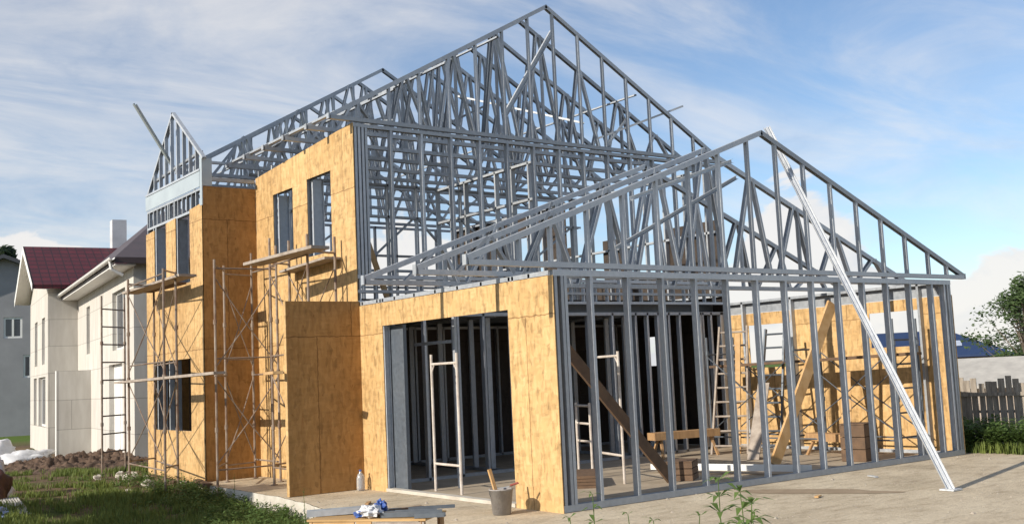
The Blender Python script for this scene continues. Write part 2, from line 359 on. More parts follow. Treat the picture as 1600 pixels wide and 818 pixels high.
# ---- roof trusses (planes of constant Y)
def truss(Y, xl, zl, xp, zp, xr, zr, zb, verts=None, nw=8, label=None, dbl=False, webmat=STEEL):
    m = MB()
    W = .075
    m.chan((xl, Y, zl), (xp, Y, zp), W, .075, (0, 0, -1)); m.chan((xp + .002, Y, zp), (xr, Y, zr), W, .075, (0, 0, -1))
    m.chan((xl + .02, Y, zb), (xr - .02, Y, zb), W + .006, .07, (0, 0, 1))
    m.box(xl - .02, xl + .002, Y - .04, Y + .04, zb, zl + .01); m.box(xr - .002, xr + .02, Y - .04, Y + .04, zb, zr + .01)
    tr = frame_part('roof_truss', m, label)
    ztop = lambda x: (zl + (zp-zl)*(x-xl)/(xp-xl) if x < xp else zp + (zr-zp)*(x-xp)/(xr-xp)) - .03
    if verts:
        for x in verts:
            if ztop(x) - zb > .18: stud(tr, (x, Y), zb + .01, ztop(x), (1, 0, 0), .066, .042, webmat, 'web')
    else:
        jit = .22*math.sin(Y*37)
        pts = [xl + (xr-xl)*(i+1)/(nw+1) for i in range(nw)]
        bot = [xl + (xr-xl)*(i+.5)/(nw+1) for i in range(nw+1)]
        for i, x in enumerate(pts):
            x += jit
            for bx in (bot[i], bot[i+1]):
                if ztop(x) - zb < .3: continue
                x2 = x + (bx-x)*.82
                a, b_ = Vector((x + (.012 if bx > x else -.012), Y, ztop(x))), Vector((x2, Y, zb + .03))
                MB().chan(a, b_, .085, .045, (1 if bx > x else -1, 0, 0)).build('web', webmat, tr)
            if i % 2 == 0 and ztop(x)-zb > .5: stud(tr, (x + .06, Y), zb + .02, ztop(x), (1, 0, 0), .06, .04, webmat, 'web')
    return tr
# garage
truss(0.04, -1.29, 3.19, 4.23, 5.27, 9.5, 3.16, 3.07, [x for x in gx] + [8.95, .0, -.5], label='front gable truss of the garage with upright webs')
truss(1.2, -1.29, 3.19, 4.23, 5.24, 9.5, 3.16, 3.07, nw=9, label='second truss of the garage roof')
truss(2.6, -1.29, 3.19, 4.23, 5.22, 9.5, 3.16, 3.07, nw=9, label='third truss of the garage roof')
# main
truss(5.24, -.42, 6.20, 4.34, 8.90, 9.12, 6.20, 6.115, [.10 + i*.625 for i in range(15)], label='front gable truss of the upper roof')
for i, Y in enumerate((6.1, 7.05, 7.95, 8.85, 9.75)):
    truss(Y, -.42, 6.20, 4.34, 8.88 - .01*i, 9.12, 6.20, 6.115, nw=(8, 9, 8, 10, 9)[i], label=('second', 'third', 'fourth', 'fifth', 'sixth')[i] + ' truss of the upper roof')
for i, Y in enumerate((10.75, 11.95, 13.3, 14.6, 15.7)):
    truss(Y, (-1.1, -.45, .2, .9, 1.4)[i], (6.20, 6.57, 6.94, 7.34, 7.63)[i], 3.8, 9.0, 9.12, 6.1, 6.115, nw=(7, 8, 7, 8, 7)[i], label=('first', 'second', 'third', 'fourth', 'last')[i] + ' truss of the higher rear roof')
# purlins and braces tying trusses together
m = MB()
for (x, z) in ((2.0, 7.53), (.9, 6.9), (6.7, 7.5), (3.2, 8.2)): m.chan((x, 5.3, z-.09), (x, 15.6, z-.09), .05, .03, (0, 0, -1))
m.chan((-.3, 5.2, 6.22), (-.3, 9.7, 6.22), .06, .04, (0, 0, 1)); frame_part('purlin', m)
for a, b_ in (((7.95, 5.18, 7.25), (5.9, 5.6, 6.45)), ((6.0, 6.2, 6.9), (4.7, 9, 8.0)), ((2.2, 7.0, 6.3), (4.2, 7.2, 7.3)), ((.6, 6.6, 6.3), (2.6, 8.6, 7.2)), ((6.3, 6.0, 6.25), (7.2, 6.0, 7.2)),
              ((1.0, 5.6, 6.3), (1.7, 9.5, 7.0)), ((-.2, 6.5, 6.25), (.9, 10.5, 6.8))):
    frame_part('diagonal_brace', MB().chan(a, b_, .05, .04, (0, 0, 1)))
# ---- main house right, rear and inner walls
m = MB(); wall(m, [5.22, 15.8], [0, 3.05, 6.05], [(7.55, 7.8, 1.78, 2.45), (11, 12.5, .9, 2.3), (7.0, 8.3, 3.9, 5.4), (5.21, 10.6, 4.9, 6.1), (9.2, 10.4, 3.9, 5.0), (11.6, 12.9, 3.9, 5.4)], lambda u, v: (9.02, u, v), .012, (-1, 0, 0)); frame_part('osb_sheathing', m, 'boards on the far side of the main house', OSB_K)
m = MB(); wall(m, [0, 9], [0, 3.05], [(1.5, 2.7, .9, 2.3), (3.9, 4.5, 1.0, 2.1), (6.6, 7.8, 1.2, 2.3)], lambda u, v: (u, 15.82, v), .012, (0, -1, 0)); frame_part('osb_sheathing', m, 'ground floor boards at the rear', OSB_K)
t = MB()
for z, dr in ((3.3, 1), (4.3, 1), (5.2, 1), (6.06, -1)): t.chan((1.45, 15.74, z), (8.99, 15.74, z), .1, .06, (0, 0, dr))
rf = frame_part('wall_frame', t, 'open rear wall frame of the upper storey')
for i in range(12): stud(rf, (1.47 + i*.68, 15.74), 3.31, 6.05, (1, 0, 0))
t = MB()
for z, dr in ((3.2, 1), (6.05, -1), (4.6, 1)): t.chan((8.95, 5.31, z), (8.95, 15.68, z), .1, .05, (0, 0, dr))
rs = frame_part('wall_frame', t, 'stud frame on the far side of the upper storey')
for i in range(16): stud(rs, (8.95, 5.6 + i*.65), 3.21, 6.04, (0, 1, 0))
t = MB()
for z, dr in ((3.2, 1), (4.1, 1), (5.35, -1), (6.06, -1)): t.chan((.12, 9.9, z), (8.88, 9.9, z), .1, .05, (0, 0, dr))
for a, b_ in (((1.0, 9.9, 4.2), (2.6, 9.9, 5.3)), ((2.7, 9.9, 4.2), (4.0, 9.9, 5.3)), ((5.2, 9.9, 4.2), (4.1, 9.9, 5.3)), ((6.8, 9.9, 4.2), (5.3, 9.9, 5.3)), ((7, 9.9, 4.2), (8.6, 9.9, 5.3))): t.chan(a, b_, .06, .04, (0, 0, 1))
pw = frame_part('partition_frame', t, 'open partition frame across the upper storey')
for x in (.3, 1.0, 2.65, 3.3, 4.05, 5.25, 5.9, 6.85, 8.6): stud(pw, (x, 9.9), 3.21, 6.05, (1, 0, 0))
t = MB()
for z, dr in ((3.2, 1), (6.0, -1), (5.2, 1)): t.chan((4.6, 6.2, z), (4.6, 9.8, z), .1, .05, (0, 0, dr))
pw = frame_part('partition_frame', t, 'open partition frame running back through the upper storey')
for i in range(7): stud(pw, (4.6, 6.3 + i*.58), 3.21, 5.99, (0, 1, 0))
# ground floor inner partitions (dark)
t = MB(); t.chan((.12, 8.6, 2.8), (8.9, 8.6, 2.8), .1, .05, (0, 0, -1)); t.chan((.12, 8.6, 0.005), (8.9, 8.6, 0.005), .1, .05, (0, 0, 1))
pw = frame_part('partition_frame', t, 'ground floor partition of dark studs')
for i in range(13): stud(pw, (.3 + i*.7, 8.6), .01, 2.79, (1, 0, 0))
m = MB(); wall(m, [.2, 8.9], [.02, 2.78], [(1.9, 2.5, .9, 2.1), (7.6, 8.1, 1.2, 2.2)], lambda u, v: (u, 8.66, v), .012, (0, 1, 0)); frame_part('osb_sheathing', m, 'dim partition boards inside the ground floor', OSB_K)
for x in (2.9, 6.3):
    t = MB(); t.chan((x, 5.4, 2.84), (x, 8.5, 2.84), .1, .05, (0, 0, -1)); t.chan((x, 5.4, .005), (x, 8.5, .005), .1, .05, (0, 0, 1)); pw = frame_part('partition_frame', t)
    for i in range(6): stud(pw, (x, 5.6 + i*.55), .01, 2.83, (0, 1, 0))
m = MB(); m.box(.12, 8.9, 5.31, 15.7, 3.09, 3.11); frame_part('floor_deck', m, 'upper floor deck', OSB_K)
j = MB(); j.chan((.13, 5.32, 2.9), (.13, 15.6, 2.9), .02, .15, (0, 0, 1))
fj = frame_part('floor_joists', j, 'joists under the upper floor')
for i in range(14): MB().chan((.12, 5.6 + i*.75, 2.88), (8.9, 5.6 + i*.75, 2.88), .05, .2, (0, 0, 1)).build('joist', STEEL_D, fj)
# fin wall at the porch
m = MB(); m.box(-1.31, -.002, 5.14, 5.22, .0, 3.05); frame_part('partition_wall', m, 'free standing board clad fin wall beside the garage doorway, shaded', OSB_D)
m = MB(); m.box(-1.323, -1.312, 5.135, 5.225, .0, 3.05); frame_part('edge_board', m, 'sunlit board on the end of the fin wall', OSB)
# foundation under the bay
m = MB(); m.box(-1.18, -.05, 9.25, 12.85, -.4, -.055); frame_part('foundation', m, 'pale concrete footing under the bay', CONC)

# ================================================================== GROUND
def ground_mat():
    m, nt, b = newmat('grassy_soil')
    p = geo_pos(nt)
    f1 = noisen(nt, p, .9, 6, .65); f2 = noisen(nt, p, 14, 5, .7); f3 = noisen(nt, p, .25, 3)
    green = ramp(nt, f2, [(.3, (.035, .05, .014)), (.7, (.10, .125, .035))]); brown = ramp(nt, f2, [(.3, (.09, .06, .038)), (.7, (.22, .16, .10))])
    c = mix(nt, ramp(nt, f1, [(.44, (0,)*3), (.56, (1,)*3)]), green, brown)
    sx = N(nt, 'ShaderNodeSeparateXYZ'); nt.links.new(p, sx.inputs[0])
    pa = N(nt, 'ShaderNodeMapRange'); pa.inputs[1].default_value = 9.0; pa.inputs[2].default_value = 10.5; nt.links.new(sx.outputs[1], pa.inputs[0])
    pm = N(nt, 'ShaderNodeMath', operation='MULTIPLY'); nt.links.new(pa.outputs[0], pm.inputs[0]); nt.links.new(ramp(nt, f1, [(.38, (0,)*3), (.46, (1,)*3)]), pm.inputs[1])
    c = mix(nt, pm.outputs[0], c, brown)
    far = N(nt, 'ShaderNodeMapRange'); far.inputs[1].default_value = 38; far.inputs[2].default_value = 44; nt.links.new(sx.outputs[1], far.inputs[0])
    c = mix(nt, far.outputs[0], c, ramp(nt, f2, [(.3, (.075, .12, .025)), (.7, (.13, .19, .045))]))
    nt.links.new(c, b.inputs['Base Color']); b.inputs['Roughness'].default_value = 1; b.inputs['Specular IOR Level'].default_value = .1
    bump(nt, b, f2, .8, .05); return m
def yard_mat():
    m, nt, b = newmat('dusty_yard')
    p = geo_pos(nt)
    f1 = noisen(nt, p, .7, 6, .6); f2 = noisen(nt, p, 22, 6, .75); f3 = noisen(nt, mapping(nt, p, (1, 2.5, 1), (0, 0, .5)), 2.4, 5, .6)
    c = ramp(nt, f1, [(.3, (.41, .345, .25)), (.5, (.56, .475, .35)), (.72, (.66, .575, .435))])
    c = mix(nt, .85, c, ramp(nt, f2, [(.32, (.68, .66, .64)), (.6, (1.05, 1.04, 1.02))]), 'MULTIPLY')
    c = mix(nt, .55, c, ramp(nt, f3, [(.33, (.62, .58, .54)), (.5, (1, 1, 1)), (.72, (1.1, 1.1, 1.08))]), 'MULTIPLY')
    v = N(nt, 'ShaderNodeTexVoronoi'); v.inputs['Scale'].default_value = 9; nt.links.new(p, v.inputs['Vector'])
    c = mix(nt, ramp(nt, v.outputs['Distance'], [(.08, (1,)*3), (.12, (0,)*3)]), c, (.5, .47, .42))
    nt.links.new(c, b.inputs['Base Color']); b.inputs['Roughness'].default_value = .95; b.inputs['Specular IOR Level'].default_value = .15
    bump(nt, b, f2, .6, .02); return m
GROUND, YARD = ground_mat(), yard_mat()
def gz(x, y):
    z = -.34 if y < 6 else (-.34 + .22*min(1, (y-6)/3.5) if y < 14 else -.12 - .2*min(1, (y-14)/10))
    return z + .05*mnoise.noise(Vector((x*.7, y*.7, 0)))
xs = [-2500, -900, -300, -100, -50] + [-30 + i*.6 for i in range(70)] + [14, 25, 50, 120, 400, 1200, 2500]
ys = [-2500, -500, -100, -30] + [-14 + i*.6 for i in range(110)] + [60, 90, 150, 300, 700, 1500, 3500]
m = MB()
for y in ys:
    for x in xs: m.v.append((x, y, (gz(x, y) if x < 0 else min(gz(x, y), -.3)) - (1.2 if x > 20 and y > -30 else 0)*min(1, max(0, (x-20)/30))))
k = len(xs)
for j_ in range(len(ys)-1):
    for i in range(k-1): m.f.append((j_*k+i, j_*k+i+1, (j_+1)*k+i+1, (j_+1)*k+i))
tag(m.build('ground', GROUND, smooth=True), kind='structure')
edge = [(-1.22, 9.28), (-.9, 9.25), (-1.30, 9.1), (-1.34, 8.4), (-1.33, 7.6), (-1.36, 6.6), (-1.37, 5.3), (-1.52, 4.0), (-1.72, 2.9), (-2.0, 1.7), (-2.4, .6), (-3.2, -.9), (-4.8, -3.2), (-7, -6), (-10, -9), (-14, -14)]
outl = [(0.02, 9.3), (0.02, 16.2), (9.6, 16.2), (12, 14), (30, 9), (40, -20), (10, -40), (-14, -40)]
m = MB()
full = [(0.02, 9.28), (-.6, 9.28)] + edge[2:] + outl[::-1][:]
import mathutils.geometry as mg
def dense(edge_):
    out = []
    for a, b_ in zip(edge_, edge_[1:]):
        L = math.dist(a, b_); n = max(1, int(L/.18)) if L < 4 else 4
        for i in range(n):
            t_ = i/n; x, y = a[0]+(b_[0]-a[0])*t_, a[1]+(b_[1]-a[1])*t_
            w = .05*mnoise.noise(Vector((x*3, y*3, 5)))
            out.append((x + w, y))
    return out
ed = [(-1.28, 9.22)] + dense(edge[2:]) + [edge[-1]]
poly = [(0.02, 9.22)] + ed + outl[::-1]
tris = mg.tessellate_polygon([[Vector((x, y, 0)) for x, y in poly]])
m.v = [(x, y, -.006) for x, y in poly]; m.f = [tuple(t_) for t_ in tris]
yard = m.build('yard', YARD); tag(yard, kind='structure')
m = MB()
for a, b_ in zip(ed, ed[1:]):
    d1, d2 = .02*mnoise.noise(Vector((*a, 1))), .02*mnoise.noise(Vector((*b_, 1)))
    m.quad((a[0]-.01, a[1], -.008), (b_[0]-.01, b_[1], -.008), (b_[0]-.035+d2, b_[1], -.5), (a[0]-.035+d1, a[1], -.5))
tag(m.build('kerb', CONC), kind='structure')
m = MB(); m.box(.12, 8.9, .11, 5.19, -.1, .0); m.box(.12, 8.9, 5.2, 15.6, -.1, .001)
tag(m.build('floor_slab', simple('slab_concrete', (.44, .36, .26), (.30, .24, .17), 1.8, .9, 0, .2)), kind='structure')
random.seed(77); m = MB(); dv, nv = Vector((.477, -.879, 0)), Vector((.879, .477, 0)); ring = []
for i in range(40):
    a = 2*math.pi*i/40; r = 1 + .35*mnoise.noise(Vector((math.cos(a)*1.5, math.sin(a)*1.5, 4))); ring.append(Vector((3.35, -1.1, -.002)) + dv*math.cos(a)*1.0*r + nv*math.sin(a)*.30*r)
m.poly(ring); tag(m.build('damp_ground', simple('damp_earth', (.26, .19, .12), (.34, .26, .17), 5, .9)), kind='structure')
# soil mound before the neighbour
def heap(name, cx, cy, rx, ry, h, mat, n=60, seed=0, rot=0, fr=2.5, rough=.35):
    m = MB()
    for j_ in range(n):
        for i in range(n):
            u, v = -1 + 2*i/(n-1), -1 + 2*j_/(n-1); d = math.hypot(u, v)
            z = h*max(0, 1-d*d)*(1 + rough*mnoise.fractal(Vector((u*fr+seed, v*fr, seed)), 1, 2, 5)*2) - .12*(d > .95)
            x, y = u*rx, v*ry; c, s_ = math.cos(rot), math.sin(rot)
            X, Y_ = cx + x*c - y*s_, cy + x*s_ + y*c
            m.v.append((X, Y_, gz(X, Y_) - .03 + max(-.1, z)))
    for j_ in range(n-1):
        for i in range(n-1): m.f.append((j_*n+i, j_*n+i+1, (j_+1)*n+i+1, (j_+1)*n+i))
    return m.build(name, mat, smooth=True)
tag(heap('soil_mound', .0, 20.5, 3.4, 3.8, .30, SOIL, 200, 3, 0, 14, .38), kind='structure')
tag(heap('soil_mound', 2.0, 16.8, 2.4, 2.6, .22, SOIL, 150, 9, 0, 12, .38), kind='structure')

# ================================================================== SCAFFOLDS
KEEP = {}
def scaffold(name, label, frames, z0, top, group, braces=True, mat=TUBE):
    """frames: list of ((x,y,zfoot),(x,y,zfoot)) post pairs; each a ladder frame part with its two posts"""
    s = empty(name, label, 'scaffold', group)
    for a, b_, tz, rung in frames:
        m = MB(); zz = [1.95, top-.08, .35]
        if rung: zz = [.35 + .42*k for k in range(int((tz-.4)/.42)+1)]
        for z in zz:
            if z < tz: m.tube((a[0], a[1], z), (b_[0], b_[1], z), .017, 6)
        fr = m.build('scaffold_frame', mat, s); KEEP[fr.name] = 'rung'
        for p in (a, b_):
            MB().tube((p[0], p[1], p[2]), (p[0], p[1], tz), .024, 8).lathe((p[0], p[1], p[2]), [(.06, 0), (.06, .012), (.03, .015)], 8).build('post', mat, fr)
            cl = MB()
            for z in (1.0, 1.98, 2.9):
                if z < tz: cl.tube((p[0], p[1], z-.04), (p[0], p[1], z+.04), .036, 8)
            KEEP[cl.build('coupler', mat, fr).name] = 'coupler'
    for (f1, f2) in zip(frames, frames[1:]):
        for k in (0, 1):
            a, b_ = f1[k], f2[k]
            for lo, hi in ((.4, 1.9), (2.1, 3.7)):
                if hi > min(f1[2], f2[2]): continue
                for za, zb_ in ((lo, hi), (hi, lo)):
                    # thin tube braces bow a little
                    mbz = MB(); P0, P1 = Vector((a[0], a[1], za)), Vector((b_[0], b_[1], zb_)); M_ = (P0+P1)/2 + Vector((0, 0, -.05))
                    mbz.tube(P0, M_, .011, 6).tube(M_, P1, .011, 6).build('cross_brace', mat, s)
            for z in (2.25, 3.86, .3):
                if z < min(f1[2], f2[2]): MB().tube((a[0], a[1], z), (b_[0], b_[1], z), .015, 6).build('ledger', mat, s)
    return s
SG = 'tube scaffolds round the house'
scaffold('tube_scaffold', 'tall ladder framed tube scaffold standing before the white neighbouring house', [((-1.3, 15.5, -.15), (-.62, 16.0, -.15), 4.02, True)], 0, 4, SG)
scaffold('tube_scaffold', 'rusty tube scaffold standing against the two window bay', [((-1.84, 11.6, -.12), (-1.22, 11.9, -.1), 4.02, False), ((-2.02, 8.86, -.15), (-1.62, 9.36, -.1), 3.95, False)], 0, 4, SG)
scaffold('tube_scaffold', 'tube scaffold in the corner between bay and two upper windows', [((-1.43, 7.87, -.3), (-.9, 8.78, 0), 4.02, False), ((-.28, 7.8, 0), (-.26, 9.0, 0), 4.3, False)], 0, 4, SG)
scaffold('tube_scaffold', 'tube scaffold carrying planks below the two upper windows', [((-.62, 7.3, 0), (-.16, 7.5, 0), 4.36, False), ((-.72, 5.55, 0), (-.13, 5.72, 0), 4.2, False)], 0, 4, SG)
def plank(p0, p1, w, t_, label, mat=WOOD_G, name='plank', cat='plank', group=None, up=(0, 0, 1)):
    m = MB(); m.bar(p0, p1, t_, w, up); o = m.build(name, mat); tag(o, label, cat, group); return o
PG = 'planks on the scaffolds'
plank((-1.65, 12.1, 3.78), (-1.55, 8.9, 3.84), .34, .045, 'wide brown plank on the scaffold below the two narrow upper bay windows', WOOD_G, group=PG)
plank((-1.35, 12.0, 3.80), (-1.3, 10.0, 3.80), .22, .04, 'short plank beside the wall on the narrow window scaffold', WOOD_D, group=PG)
plank((-1.93, 11.95, 1.93), (-1.93, 6.4, 1.98), .2, .045, 'long pale plank crossing in front of the lower bay window', WOOD_G, group=PG)
plank((-1.3, 5.9, 1.93), (-1.55, 4.95, 1.93), .16, .045, 'pale plank end sticking out beside the fin wall top half', WOOD_L, group=PG)
plank((-1.02, 7.15, 3.86), (-.80, 4.9, 3.90), .34, .05, 'thick dark plank sticking out below the two upper windows of the main wall', WOOD_G, group=PG)
plank((-.16, 7.6, 3.79), (-.16, 5.75, 3.84), .30, .04, 'light plank laid against the wall just under the upper windows', WOOD_G, group=PG)
# white painted H frames in the garage
def hframe(a, b_, h, label, bars=(1.95, .42), mat=TUBE_W, group='white scaffold frames in the garage'):
    s = empty('scaffold_frame', label, 'scaffold frame', group)
    for p in (a, b_): MB().tube((p[0], p[1], 0), (p[0], p[1], h), .022, 8).build('post', mat, s)
    for z in bars: MB().tube((a[0], a[1], z), (b_[0], b_[1], z), .02, 8).build('crossbar', mat, s)
    if bars[0] > 1.5:
        m = MB(); A, B = Vector((*a, bars[0])), Vector((*b_, bars[0])); d = (B-A)*.12
        m.tube(A + d, A - Vector((0, 0, .14)), .012, 6); m.tube(B - d, B - Vector((0, 0, .14)), .012, 6); m.build('corner_brace', mat, s)
    return s
hframe((.47, 3.72), (.42, 2.92), 2.1, 'off white tubular frame standing upright in the garage doorway')
hframe((3.05, 2.9), (2.7, 1.85), 2.02, 'off white tubular frame seen through the stud wall behind the dark sloping plank')
hframe((3.5, 3.9), (3.3, 3.3), 1.2, 'low white tubular frame with rungs behind the first studs', bars=(1.15, .85, .55))
# inner scaffold along right wall
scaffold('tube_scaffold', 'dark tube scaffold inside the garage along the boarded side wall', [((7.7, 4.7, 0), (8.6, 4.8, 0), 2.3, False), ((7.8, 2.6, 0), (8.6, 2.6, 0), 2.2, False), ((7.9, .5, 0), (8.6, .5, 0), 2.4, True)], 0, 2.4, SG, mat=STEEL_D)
plank((8.2, 4.95, 1.70), (8.2, 2.4, 1.74), .5, .05, 'dark plank deck on the indoor scaffold, left length', WOOD_D, group=PG)
plank((8.22, 2.38, 1.74), (8.25, .35, 1.78), .5, .05, 'dark plank deck on the indoor scaffold, right length', WOOD_D, group=PG)

# ================================================================== LOOSE STEEL AND TIMBER
def channel(p0, p1, w, d, ref, label, mat=STEEL_W, group=None, name='metal_channel'):
    m = MB(); m.chan(p0, p1, w, d, ref); o = m.build(name, mat); tag(o, label, 'metal channel', group); return o
F, T = Vector((4.36, -2.56, .0)), Vector((5.02, .55, 5.50))
pr = MB(); pr.chan(F, T, .10, .045, (-1, -1, .3), .005); pr.prism([(.01, -.012), (.03, -.012), (.03, .012), (.01, .012)], F, T, (-1, -1, .3))
prop = empty('raking_prop', 'long bright white metal prop leaning from the yard up to the garage gable peak', 'prop')
pr.build('channel', STEEL_W, prop)
MB().box(4.26, 4.46, -2.66, -2.46, .0, .02).build('base_plate', STEEL_W, prop)
LG = 'loose bright channels'
channel((4.96, 5.85, 8.62), (3.75, 5.95, 6.78), .1, .05, (0, -1, 0), 'bright channel hanging slantwise below the top roof peak', group=LG)
channel((4.2, .62, 4.90), (2.0, .62, 4.17), .06, .04, (0, -1, 0), 'upper bright channel tied along the left slope of the garage roof', group=LG)
channel((4.33, .66, 4.66), (1.7, .66, 3.45), .06, .04, (0, -1, 0), 'lower bright channel tied across the webs of the garage roof', group=LG)
channel((-2.0, 10.6, 7.42), (-.95, 11.4, 6.35), .09, .05, (1, .3, 0), 'grey channel sticking up into the sky over the bay gable', FASCIA, group=LG)
channel((4.1, 2.69, .06), (4.98, -.0 + .15, .06), .16, .09, (0, 0, 1), 'white channel lying on the garage floor behind the studs', WHITE, LG)
plank((3.18, 1.3, .03), (1.1, 1.3, 2.2), .05, .17, 'dark brown plank sloping down behind the first studs of the garage wall', WOOD_D, name='timber_brace', cat='timber brace')
plank((6.05, 1.75, .0), (7.62, 1.5, 2.75), .05, .2, 'sunlit orange plank sloping up to the right inside the garage', WOOD_L, name='timber_brace', cat='timber brace')
plank((1.22, 7, 4.3), (1.62, 7, 3.2), .05, .1, 'pale board leaning behind the corner studs of the upper storey', WOOD_L, name='timber_brace', cat='timber brace')
plank((7.55, 3.9, 0), (8.1, 4.2, 2.35), .1, .06, 'upright pale timber post beside the wooden ladder', WOOD_L, name='timber_post', cat='post')
plank((6.6, 2.7, 0), (7.5, 3.1, 1.35), .22, .03, 'short grey board leaning beside the wooden ladder', WOOD_G, name='board', cat='board')
plank((8.0, 1.7, 0), (8.4, 1.9, 1.5), .18, .03, 'pale board leaning under the indoor scaffold', WOOD_L, name='board', cat='board')
# ladders
def ladder(p0, p1, w, label, mat=WOOD_G, n=9):
    s = empty('ladder', label, 'ladder', 'wooden ladders')
    p0, p1 = Vector(p0), Vector(p1); sd = Vector(w) / 2
    for k_ in (-1, 1): MB().bar(p0 + sd*k_, p1 + sd*k_*.8, .07, .035, (0, 0, 1)).build('rail', mat, s)
    for i in range(n):
        t_ = (i+.6)/n; c = p0.lerp(p1, t_); MB().tube(c - sd*(1-.2*t_), c + sd*(1-.2*t_), .02, 6).build('rung', mat, s)
    return s
ladder((7.25, 3.85, .0), (8.25, 4.45, 2.5), (-.36, .6, 0), 'long wooden ladder leaning back beside the tall timber post', WOOD_G)
ladder((7.75, 3.3, 0), (8.35, 3.45, 2.4), (-.1, .5, 0), 'dark ladder standing steeply against the indoor scaffold', STEEL_D)
# boards and box on the garage floor
def crate(x, y, z, w, d, h, rz, label, mat=WOOD_D, name='wooden_box', cat='box', group=None):
    m = MB(); n = 3
    for i in range(n):
        z0 = i*h/n; m.box(-w/2, w/2, -d/2, -d/2+.02, z0+.006, z0+h/n-.006); m.box(-w/2, w/2, d/2-.02, d/2, z0+.006, z0+h/n-.006)
        m.box(-w/2, -w/2+.02, -d/2+.021, d/2-.021, z0+.006, z0+h/n-.006); m.box(w/2-.02, w/2, -d/2+.021, d/2-.021, z0+.006, z0+h/n-.006)
    m.box(-w/2+.021, w/2-.021, -d/2+.021, d/2-.021, .01, .03); m.box(-w/2+.03, -w/2+.07, -d/2+.022, -d/2+.06, 0, h); m.box(w/2-.07, w/2-.03, -d/2+.022, -d/2+.06, 0, h)
    m.box(-w/2, w/2, -d/2, d/2, h, h+.018)
    o = m.build(name, mat); o.location = (x, y, z); o.rotation_euler = (0, 0, rz); tag(o, label, cat, group); return o
BG = 'wooden boxes in the garage'
crate(7.3, .95, 0, .5, .42, .62, .3, 'tall brown wooden box standing on the garage floor behind the white prop', WOOD_D, group=BG)
crate(3.6, 1.5, 0, .55, .4, .28, .6, 'low brown wooden box at the foot of the dark sloping plank', WOOD_D, group=BG)
def trestle(c, L, h, rz, label):
    s = empty('trestle', label, 'trestle', 'timber trestles')
    MB().box(-L/2, L/2, -.14, .14, h-.14, h).build('top_board', WOOD, s)
    for sx_ in (-1, 1):
        for sy in (-1, 1): MB().bar((sx_*L*.42, sy*.2, 0), (sx_*L*.38, sy*.06, h-.142), .05, .04, (1, 0, 0)).build('leg', WOOD, s)
    s.location = c; s.rotation_euler = (0, 0, rz)
trestle((6.6, 4.4, 0), 1.5, .5, -.2, 'low timber trestle standing before the dark stud wall')
trestle((7.9, 1.9, 0), 1.2, .4, 1.4, 'small timber trestle under the indoor scaffold')
m = MB()
for i in range(4): m.box(-.7+.03*i, .7-.05*i, -.16, .16, i*.045, i*.045+.04)
o = m.build('board_stack', WOOD_D); o.location = (2.4, 2.4, 0); o.rotation_euler = (0, 0, .9); tag(o, 'stack of dark boards on the garage floor in front of the white frame', 'boards')

# bucket with stick
bk = empty('bucket', 'grey cement crusted bucket standing at the corner of the garage doorway', 'bucket')
MB().lathe((0, 0, 0), [(0, .0), (.115, .0), (.15, .30), (.158, .30), (.158, .315), (.14, .315), (.107, .012), (0, .012)], 24).build('pail', BUCKET, bk, True)
h_ = MB()
for i in range(10):
    a, c = math.pi*i/10, math.pi*(i+1)/10
    h_.tube((.16*math.cos(a), .02+.06*math.sin(a), .30-.13*math.sin(a)), (.16*math.cos(c), .02+.06*math.sin(c), .30-.13*math.sin(c)), .004, 5)
h_.build('handle', STEEL_D, bk); bk.location = (-.50, .62, 0)
st = MB(); st.bar((-.50, .62, .02), (-.60, .72, .56), .045, .03, (1, 0, 0)); tag(st.build('stirring_stick', WOOD_L), 'pale wooden stick standing in the grey bucket', 'stick')
tr = empty('trowel', 'trowel with red handle lying over the bucket rim', 'trowel')
MB().tube((-.42, .53, .35), (-.33, .47, .38), .014, 8).build('handle', TUBE_R, tr); MB().bar((-.55, .62, .32), (-.43, .54, .34), .004, .07, (0, 0, 1)).build('blade', STEEL, tr)
bt = empty('plastic_bottle', 'clear plastic bottle standing against the foot of the fin wall', 'bottle')
MB().lathe((0, 0, 0), [(0, 0), (.075, .0), (.08, .05), (.078, .22), (.06, .29), (.025, .33), (.025, .36)], 18).build('body', BOTTLE, bt, True)
MB().lathe((0, 0, .355), [(.028, 0), (.028, .03), (0, .03)], 12).build('cap', BLUEP, bt); bt.location = (-.16, 4.98, 0); bt.scale = (.85, .85, .85)

# ---- work table of offcuts in the foreground
tb = empty('work_table', 'low table of raw boards at the bottom edge of the photo', 'table')
tdir = Vector((.62, -.78, 0)); tn = Vector((.78, .62, 0))
def tp(a, b_, z): return Vector((-3.17, -1.0, .045)) + tdir*a + tn*b_ + Vector((0, 0, z))
MB().bar(tp(-.62, 0, .36), tp(.62, 0, .36), .02, .62, (0, 0, 1)).build('top', OSB, tb)
MB().bar(tp(-.6, -.29, .17), tp(-.12, -.29, .17), .36, .018, (0, 0, 1)).bar(tp(-.1, -.295, .17), tp(.06, -.295, .17), .36, .018, (0, 0, 1)).build('front_board', WOOD_L, tb)
MB().bar(tp(.1, -.29, .17), tp(.6, -.29, .17), .34, .018, (0, 0, 1)).build('front_board', WOOD_G, tb)
for a in (-.57, .57):
    for b_ in (-.27, .27): MB().bar(tp(a, b_, -.3), tp(a, b_, .349), .05, .05, (1, 0, 0)).build('leg', WOOD, tb)
OG = 'offcuts on the work table'
def off(a0, b0, a1, b1, z, w, t_, label, mat, cat='offcut', name='offcut'):
    m = MB(); m.chan(tp(a0, b0, z), tp(a1, b1, z + .01), w, t_, (0, 0, 1)) if mat in (STEEL, STEEL_D) else m.bar(tp(a0, b0, z), tp(a1, b1, z), t_, w, (0, 0, 1))
    tag(m.build(name, mat), label, cat, OG)
